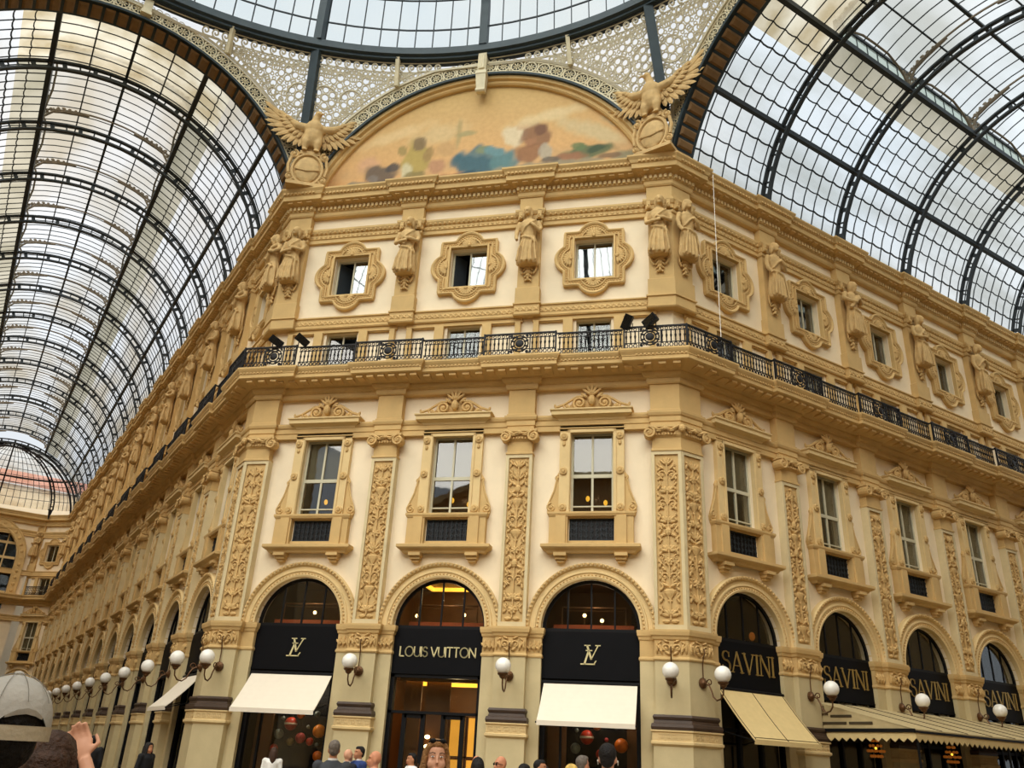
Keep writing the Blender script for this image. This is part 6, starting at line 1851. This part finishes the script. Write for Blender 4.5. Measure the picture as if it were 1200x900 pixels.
    if glasses == 'eyes':
        g = MB()
        for s in (1, -1): g.ell(hc + Vector((s * .034, -.094, .004)), (.026, .006, .02), 10, 6); g.tube([hc + Vector((s * .06, -.088, .008)), hc + Vector((s * .082, .0, .0))], .004, 5)
        g.tube([hc + Vector((-.01, -.1, .01)), hc + Vector((.01, -.1, .01))], .004, 5)
        t.part('sunglasses', g, M_['frameblk'])
    elif glasses == 'head':
        g = MB()
        for s in (1, -1): g.ell(hc + Vector((s * .034, -.064, .106)), (.024, .01, .017), 10, 6); g.tube([hc + Vector((s * .056, -.05, .104)), hc + Vector((s * .09, .03, .03))], .005, 5)
        g.tube([hc + Vector((-.012, -.07, .11)), hc + Vector((.012, -.07, .11))], .005, 5)
        t.part('sunglasses', g, M_['frameblk'])
    if extra: extra(t, hc, k, body)
    return t
GREYS, NAVY, BLUE, WHITE, BLACK, LBLUE, PURP, DKR = (('suit_grey', (62, 64, 68), 'long'), ('navy', (34, 36, 46), 'long'), ('blue_suit', (44, 62, 112), 'long'), ('white', (232, 228, 220), 'short'), ('black', (26, 26, 28), 'long'), ('light_blue', (196, 208, 232), 'long'), ('plum', (60, 44, 60), 'long'), ('dark_red', (150, 40, 40), 'short'))
TB, TD, TN = ('black_trousers', (28, 28, 30)), ('dark_trousers', (50, 50, 56)), ('denim', (60, 74, 100))

def cap(t, hc, k, body):
    c = MB(); n = 28; vs = []; fs = []
    m = 9
    for j in range(m + 1):
        e = PI / 2 * j / m
        for i in range(n):
            a = 2 * PI * i / n
            r = math.cos(e); z = .135 * math.sin(e) ** .85
            lift = 0
            if j < 4 and math.sin(a) > .72: lift = (.055 * (math.sin(a) - .72) / .28) * (1 - j / 4)
            vs.append(hc + Vector((.104 * r * math.cos(a), .012 + .116 * r * math.sin(a), .0 + max(z, lift) + .006)))
    for j in range(m):
        for i in range(n): fs.append((j * n + i, j * n + (i + 1) % n, (j + 1) * n + (i + 1) % n, (j + 1) * n + i))
    c.add(vs, fs)
    cr = t.part('cap', c, cloth('cap_grey', (176, 172, 162)), smooth=True)
    q = MB().ell(hc + Vector((0, .012, .142)), (.014, .014, .009), 8, 5); t.part('cap_button', q, cloth('cap_grey', (176, 172, 162)), parent=cr)
    s = MB()
    for a in (.2, .9, 1.57, 2.24, 2.94, 4.0, 5.4):
        s.tube([hc + Vector((.106 * math.cos(e) * math.cos(a), .012 + .118 * math.cos(e) * math.sin(a), .137 * math.sin(e) ** .85 + .008)) for e in [PI / 2 * (i + 3.2) / 11 for i in range(8)]], .0009, 4)
    t.part('cap_seam', s, cloth('seam_grey', (140, 136, 126)), parent=cr)
    st = MB()
    pts = [hc + Vector((.104 * math.cos(a), .014 + .117 * math.sin(a), .004)) for a in [.15 * PI + .7 * PI * i / 14 for i in range(15)]]
    for p0, p1 in zip(pts[:-1], pts[1:]):
        o = Vector((0, .003, 0)); up = Vector((0, 0, .017))
        st.hexa([p0 - up, p1 - up, p1 - up + o, p0 - up + o, p0 + up, p1 + up, p1 + up + o, p0 + up + o])
    t.part('cap_strap', st, cloth('strap_beige', (190, 178, 152)), parent=cr)
    br = MB(); vs = []
    for i in range(13):
        a = PI + PI * i / 12
        for r in (1, 1.75): vs.append(hc + Vector((.1 * math.cos(a) * (1 if r == 1 else 1.02), .012 + .112 * math.sin(a) * r, .0 if r == 1 else -.012)))
    br.add(vs + [v + Vector((0, 0, .006)) for v in vs], [(2 * i, 2 * i + 1, 2 * i + 3, 2 * i + 2) for i in range(12)] + [(26 + 2 * i, 26 + 2 * i + 2, 26 + 2 * i + 3, 26 + 2 * i + 1) for i in range(12)])
    t.part('cap_brim', br, cloth('cap_grey', (176, 172, 162)), parent=cr)
person('person seen from behind in a pale grey baseball cap, closest to the viewer', 6.27, -23.56, 1.87, PI + .35, 'tan', 'black', ('dark_shirt', (30, 32, 38), 'long'), TB, .01, extra=cap)
def bag(t, hc, k, body):
    st = MB().tube([(.15, .08, 1.46 * k), (.16, -.02, 1.5 * k), (.12, -.13, 1.36 * k), (.02, -.16, 1.1 * k)], .022, 6)
    t.part('red_strap', st, cloth('red', (196, 36, 40)))
armsW = [[(.17, 0, 1.40), (.3, -.1, 1.28), (.2, -.22, 1.53)], [(-.17, 0, 1.40), (-.26, -.14, 1.25), (-.09, -.3, 1.56)]]
person('brown-haired woman with a red strap raising a bare forearm to take a picture', 5.45, -22.35, 1.77, PI - .15, 'fair', 'brown', ('red_top', (184, 40, 44), 'short'), TN, .0075, 'long', armsW, female=True, extra=bag)
person('young woman facing us with long light brown hair and sunglasses on her head', 6.12, -19.29, 1.86, .1, 'fair', 'light', ('dark_top', (38, 36, 42), 'short'), TN, .0075, 'long', female=True, glasses='head')
def buds(t, hc, k, body):
    b = MB()
    for s in (1, -1): b.ell(hc + Vector((s * .09, 0, -.03)), (.008, .01, .012), 8, 5); b.tube([hc + Vector((s * .092, -.01, -.035)), hc + Vector((s * .09, -.02, -.06))], .004, 5)
    t.part('earbuds', b, M_['globe'])
person('dark-haired person seen from behind wearing white earbuds in front of the ball display', 7.12, -17.2, 1.93, PI - .1, 'fair', 'black', ('pale_shirt', (220, 214, 206), 'short'), TD, .012, extra=buds)
person('man in a dark grey suit seen from behind by the carved pilaster', 2.9, -13.55, 1.88, PI, 'tan', 'grey', GREYS, TB, .015, collar=True)
person('bald man in a black jacket half hidden behind the grey suit', 1.2, -8.85, 1.78, PI - .9, 'fair', 'grey', NAVY, TB, .02, 'bald', collar=True)
person('man in a blue suit with dark hair turned sideways', 1.4, -8.75, 1.84, -1.3 + .2, 'tan', 'black', BLUE, TB, .018, collar=True)
person('bald man in a pale blue shirt looking to the side', 3.1, -12.4, 1.77, -1.5, 'ruddy', 'grey', LBLUE, TD, .015, 'bald')
person('dark-haired man in a white shirt beside the young woman', 2.0, -7.3, 1.77, -1.2, 'tan', 'black', WHITE, TB, .02)
person('dark-haired woman seen from behind just past the young woman', 4.75, -12.6, 1.76, PI, 'tan', 'black', BLACK, TB, .02, 'long', female=True)
person('balding man in a plum shirt in front of the doorway', 4.15, -10.3, 1.78, .4, 'ruddy', 'brown', PURP, TB, .018, 'bald')
person('bald man in dark sunglasses turned sideways', 4.93, -11.85, 1.79, -1.0, 'ruddy', 'brown', ('beige_shirt', (200, 184, 160), 'short'), TD, .015, 'bald', glasses='eyes')
person('woman with a dark bob below the carved pilaster', 5.2, -11.4, 1.70, PI - .6, 'tan', 'black', BLACK, TB, .02, 'long', female=True)
person('dark-haired man beside the woman with the dark bob, facing the shop', 5.45, -11.4, 1.77, 1.3, 'tan', 'black', DKR, TB, .02)
person('blond person in front of the shop beside the restaurant wing', 6.5, -15.2, 1.74, PI, 'fair', 'blond', WHITE, TN, .016, 'bun', female=True)
person('grey-haired man in white beneath the awning beside the restaurant wing', 6.32, -12.9, 1.85, PI - .7, 'ruddy', 'grey', WHITE, TD, .016)
person('dark-clothed person at the shop window beside the restaurant wing', 4.35, -4.6, 1.66, PI, 'tan', 'black', BLACK, TB, .025, 'long', female=True)
person('dark-haired person passing the corner pilaster of the restaurant wing', 7.5, -10.5, 1.70, PI - .5, 'tan', 'black', BLACK, TB, .02)
person('woman in a white t-shirt looking into the first shop window', -2.2, -5.2, 1.74, PI, 'fair', 'brown', WHITE, TB, .02, 'long', female=True)
person('man in a dark suit walking beside the long receding wing', -6.6, -6.0, 1.79, PI, 'tan', 'black', BLACK, TB, .02)
person('dark-haired woman in black near the foot of the corner pilaster', -4.6, -6.7, 1.70, .8, 'tan', 'black', BLACK, TB, .02, 'long', female=True)
person('dark-haired person under the beige restaurant awning', 9.3, -2.2, 1.7, .3, 'tan', 'black', BLACK, TB, .025)

# ------------------------------------------------------------------ light, sky, camera
w = bpy.data.worlds.new('sky'); SC.world = w; w.use_nodes = True
N = w.node_tree.nodes; L = w.node_tree.links
bg = N['Background']; bg.inputs['Strength'].default_value = SKY_STRENGTH
tc = N.new('ShaderNodeTexCoord'); nz = N.new('ShaderNodeTexNoise'); nz.inputs['Scale'].default_value = 2.2; nz.inputs['Detail'].default_value = 5
L.new(tc.outputs['Generated'], nz.inputs['Vector'])
cr = N.new('ShaderNodeValToRGB'); cr.color_ramp.elements[0].position = .35; cr.color_ramp.elements[1].position = .65
cr.color_ramp.elements[0].color = (.80, .90, 1.0, 1); cr.color_ramp.elements[1].color = (1, .985, .96, 1)
L.new(nz.outputs['Fac'], cr.inputs['Fac']); L.new(cr.outputs['Color'], bg.inputs['Color'])
sd = bpy.data.lights.new('sun', 'SUN'); sd.energy = SUN_STRENGTH; sd.angle = math.radians(70); sd.color = (1, .955, .885)
so = bpy.data.objects.new('sun', sd); link(so)
so.rotation_euler = Vector((.1, .62, -.78)).to_track_quat('-Z', 'Y').to_euler()
def lamp(nm, loc, e, col, r=.3):
    d = bpy.data.lights.new(nm, 'POINT'); d.energy = e; d.color = col; d.shadow_soft_size = r
    o = bpy.data.objects.new(nm, d); o.location = loc; link(o)
lamp('shop_fill_light', (0, 2.2, 3.4), 60, (1, .72, .36)); lamp('shop_fill_light', (0, 2.2, 6.7), 40, (1, .75, .4))
for c in (BAY_C[0], BAY_C[2]):
    lamp('shop_fill_light', (c + .3, .75, 3.4), 40, (1, .86, .7), .1); lamp('shop_fill_light', (c, 2.2, 6.6), 10, (1, .7, .45))  # first lamp is an unseen fill added to brighten the display balls
for c in BAY_C: lamp('shop_fill_light', (c, .72, 6.3), 8, (1, .8, .55), .05)  # unseen fill lamps added to light the counters behind the fanlights
for k, c in enumerate(BAY_C):
    for q, (dx, z) in enumerate(((-.3, 9.9), (.3, 9.75))):
        t = T('pendant_lamp', f'{["higher", "lower"][q]} small warm lamp behind the {["first", "middle", "last"][k]} tall window of the lunette facade', 'lamp', 'small lamps behind the tall windows', base=(c + dx, 1.6, z))
        t.part('bulb', MB().ell((c + dx, 1.6, z), (.07, .07, .1), 8, 6), M_['cove']); t.part('cord', MB().tube([(c + dx, 1.6, z), (c + dx, 1.6, 12.1)], .008, 4), M_['brass'])
for c in BAY_C: lamp('room_light', (c, 2.0, 10.0), 6, (1, .62, .35), .1)
cam = bpy.data.cameras.new('camera'); co = bpy.data.objects.new('camera', cam); link(co)
yaw, pit, rol, fpx = -.2309, .4233, .0537, 974.369
F = Vector((math.sin(yaw) * math.cos(pit), math.cos(yaw) * math.cos(pit), math.sin(pit)))
Rt = Vector((math.cos(yaw), -math.sin(yaw), 0)); U = Rt.cross(F)
X = Rt * math.cos(rol) + U * math.sin(rol); Y = -Rt * math.sin(rol) + U * math.cos(rol)
co.matrix_world = Matrix(((X.x, Y.x, -F.x, CAM.x), (X.y, Y.y, -F.y, CAM.y), (X.z, Y.z, -F.z, CAM.z), (0, 0, 0, 1)))
cam.sensor_fit = 'HORIZONTAL'; cam.sensor_width = 36; cam.lens = 36 * fpx / 1200; cam.clip_end = 400; cam.clip_start = .05
SC.camera = co
SC.view_settings.view_transform = 'Standard'; SC.view_settings.look = 'None'; SC.view_settings.gamma = 1; SC.view_settings.use_curve_mapping = False
SC.view_settings.exposure = EXPOSURE
SC.cycles.use_denoising = True; SC.cycles.max_bounces = 10; SC.cycles.transparent_max_bounces = 24; SC.cycles.diffuse_bounces = 5; SC.cycles.sample_clamp_indirect = 8
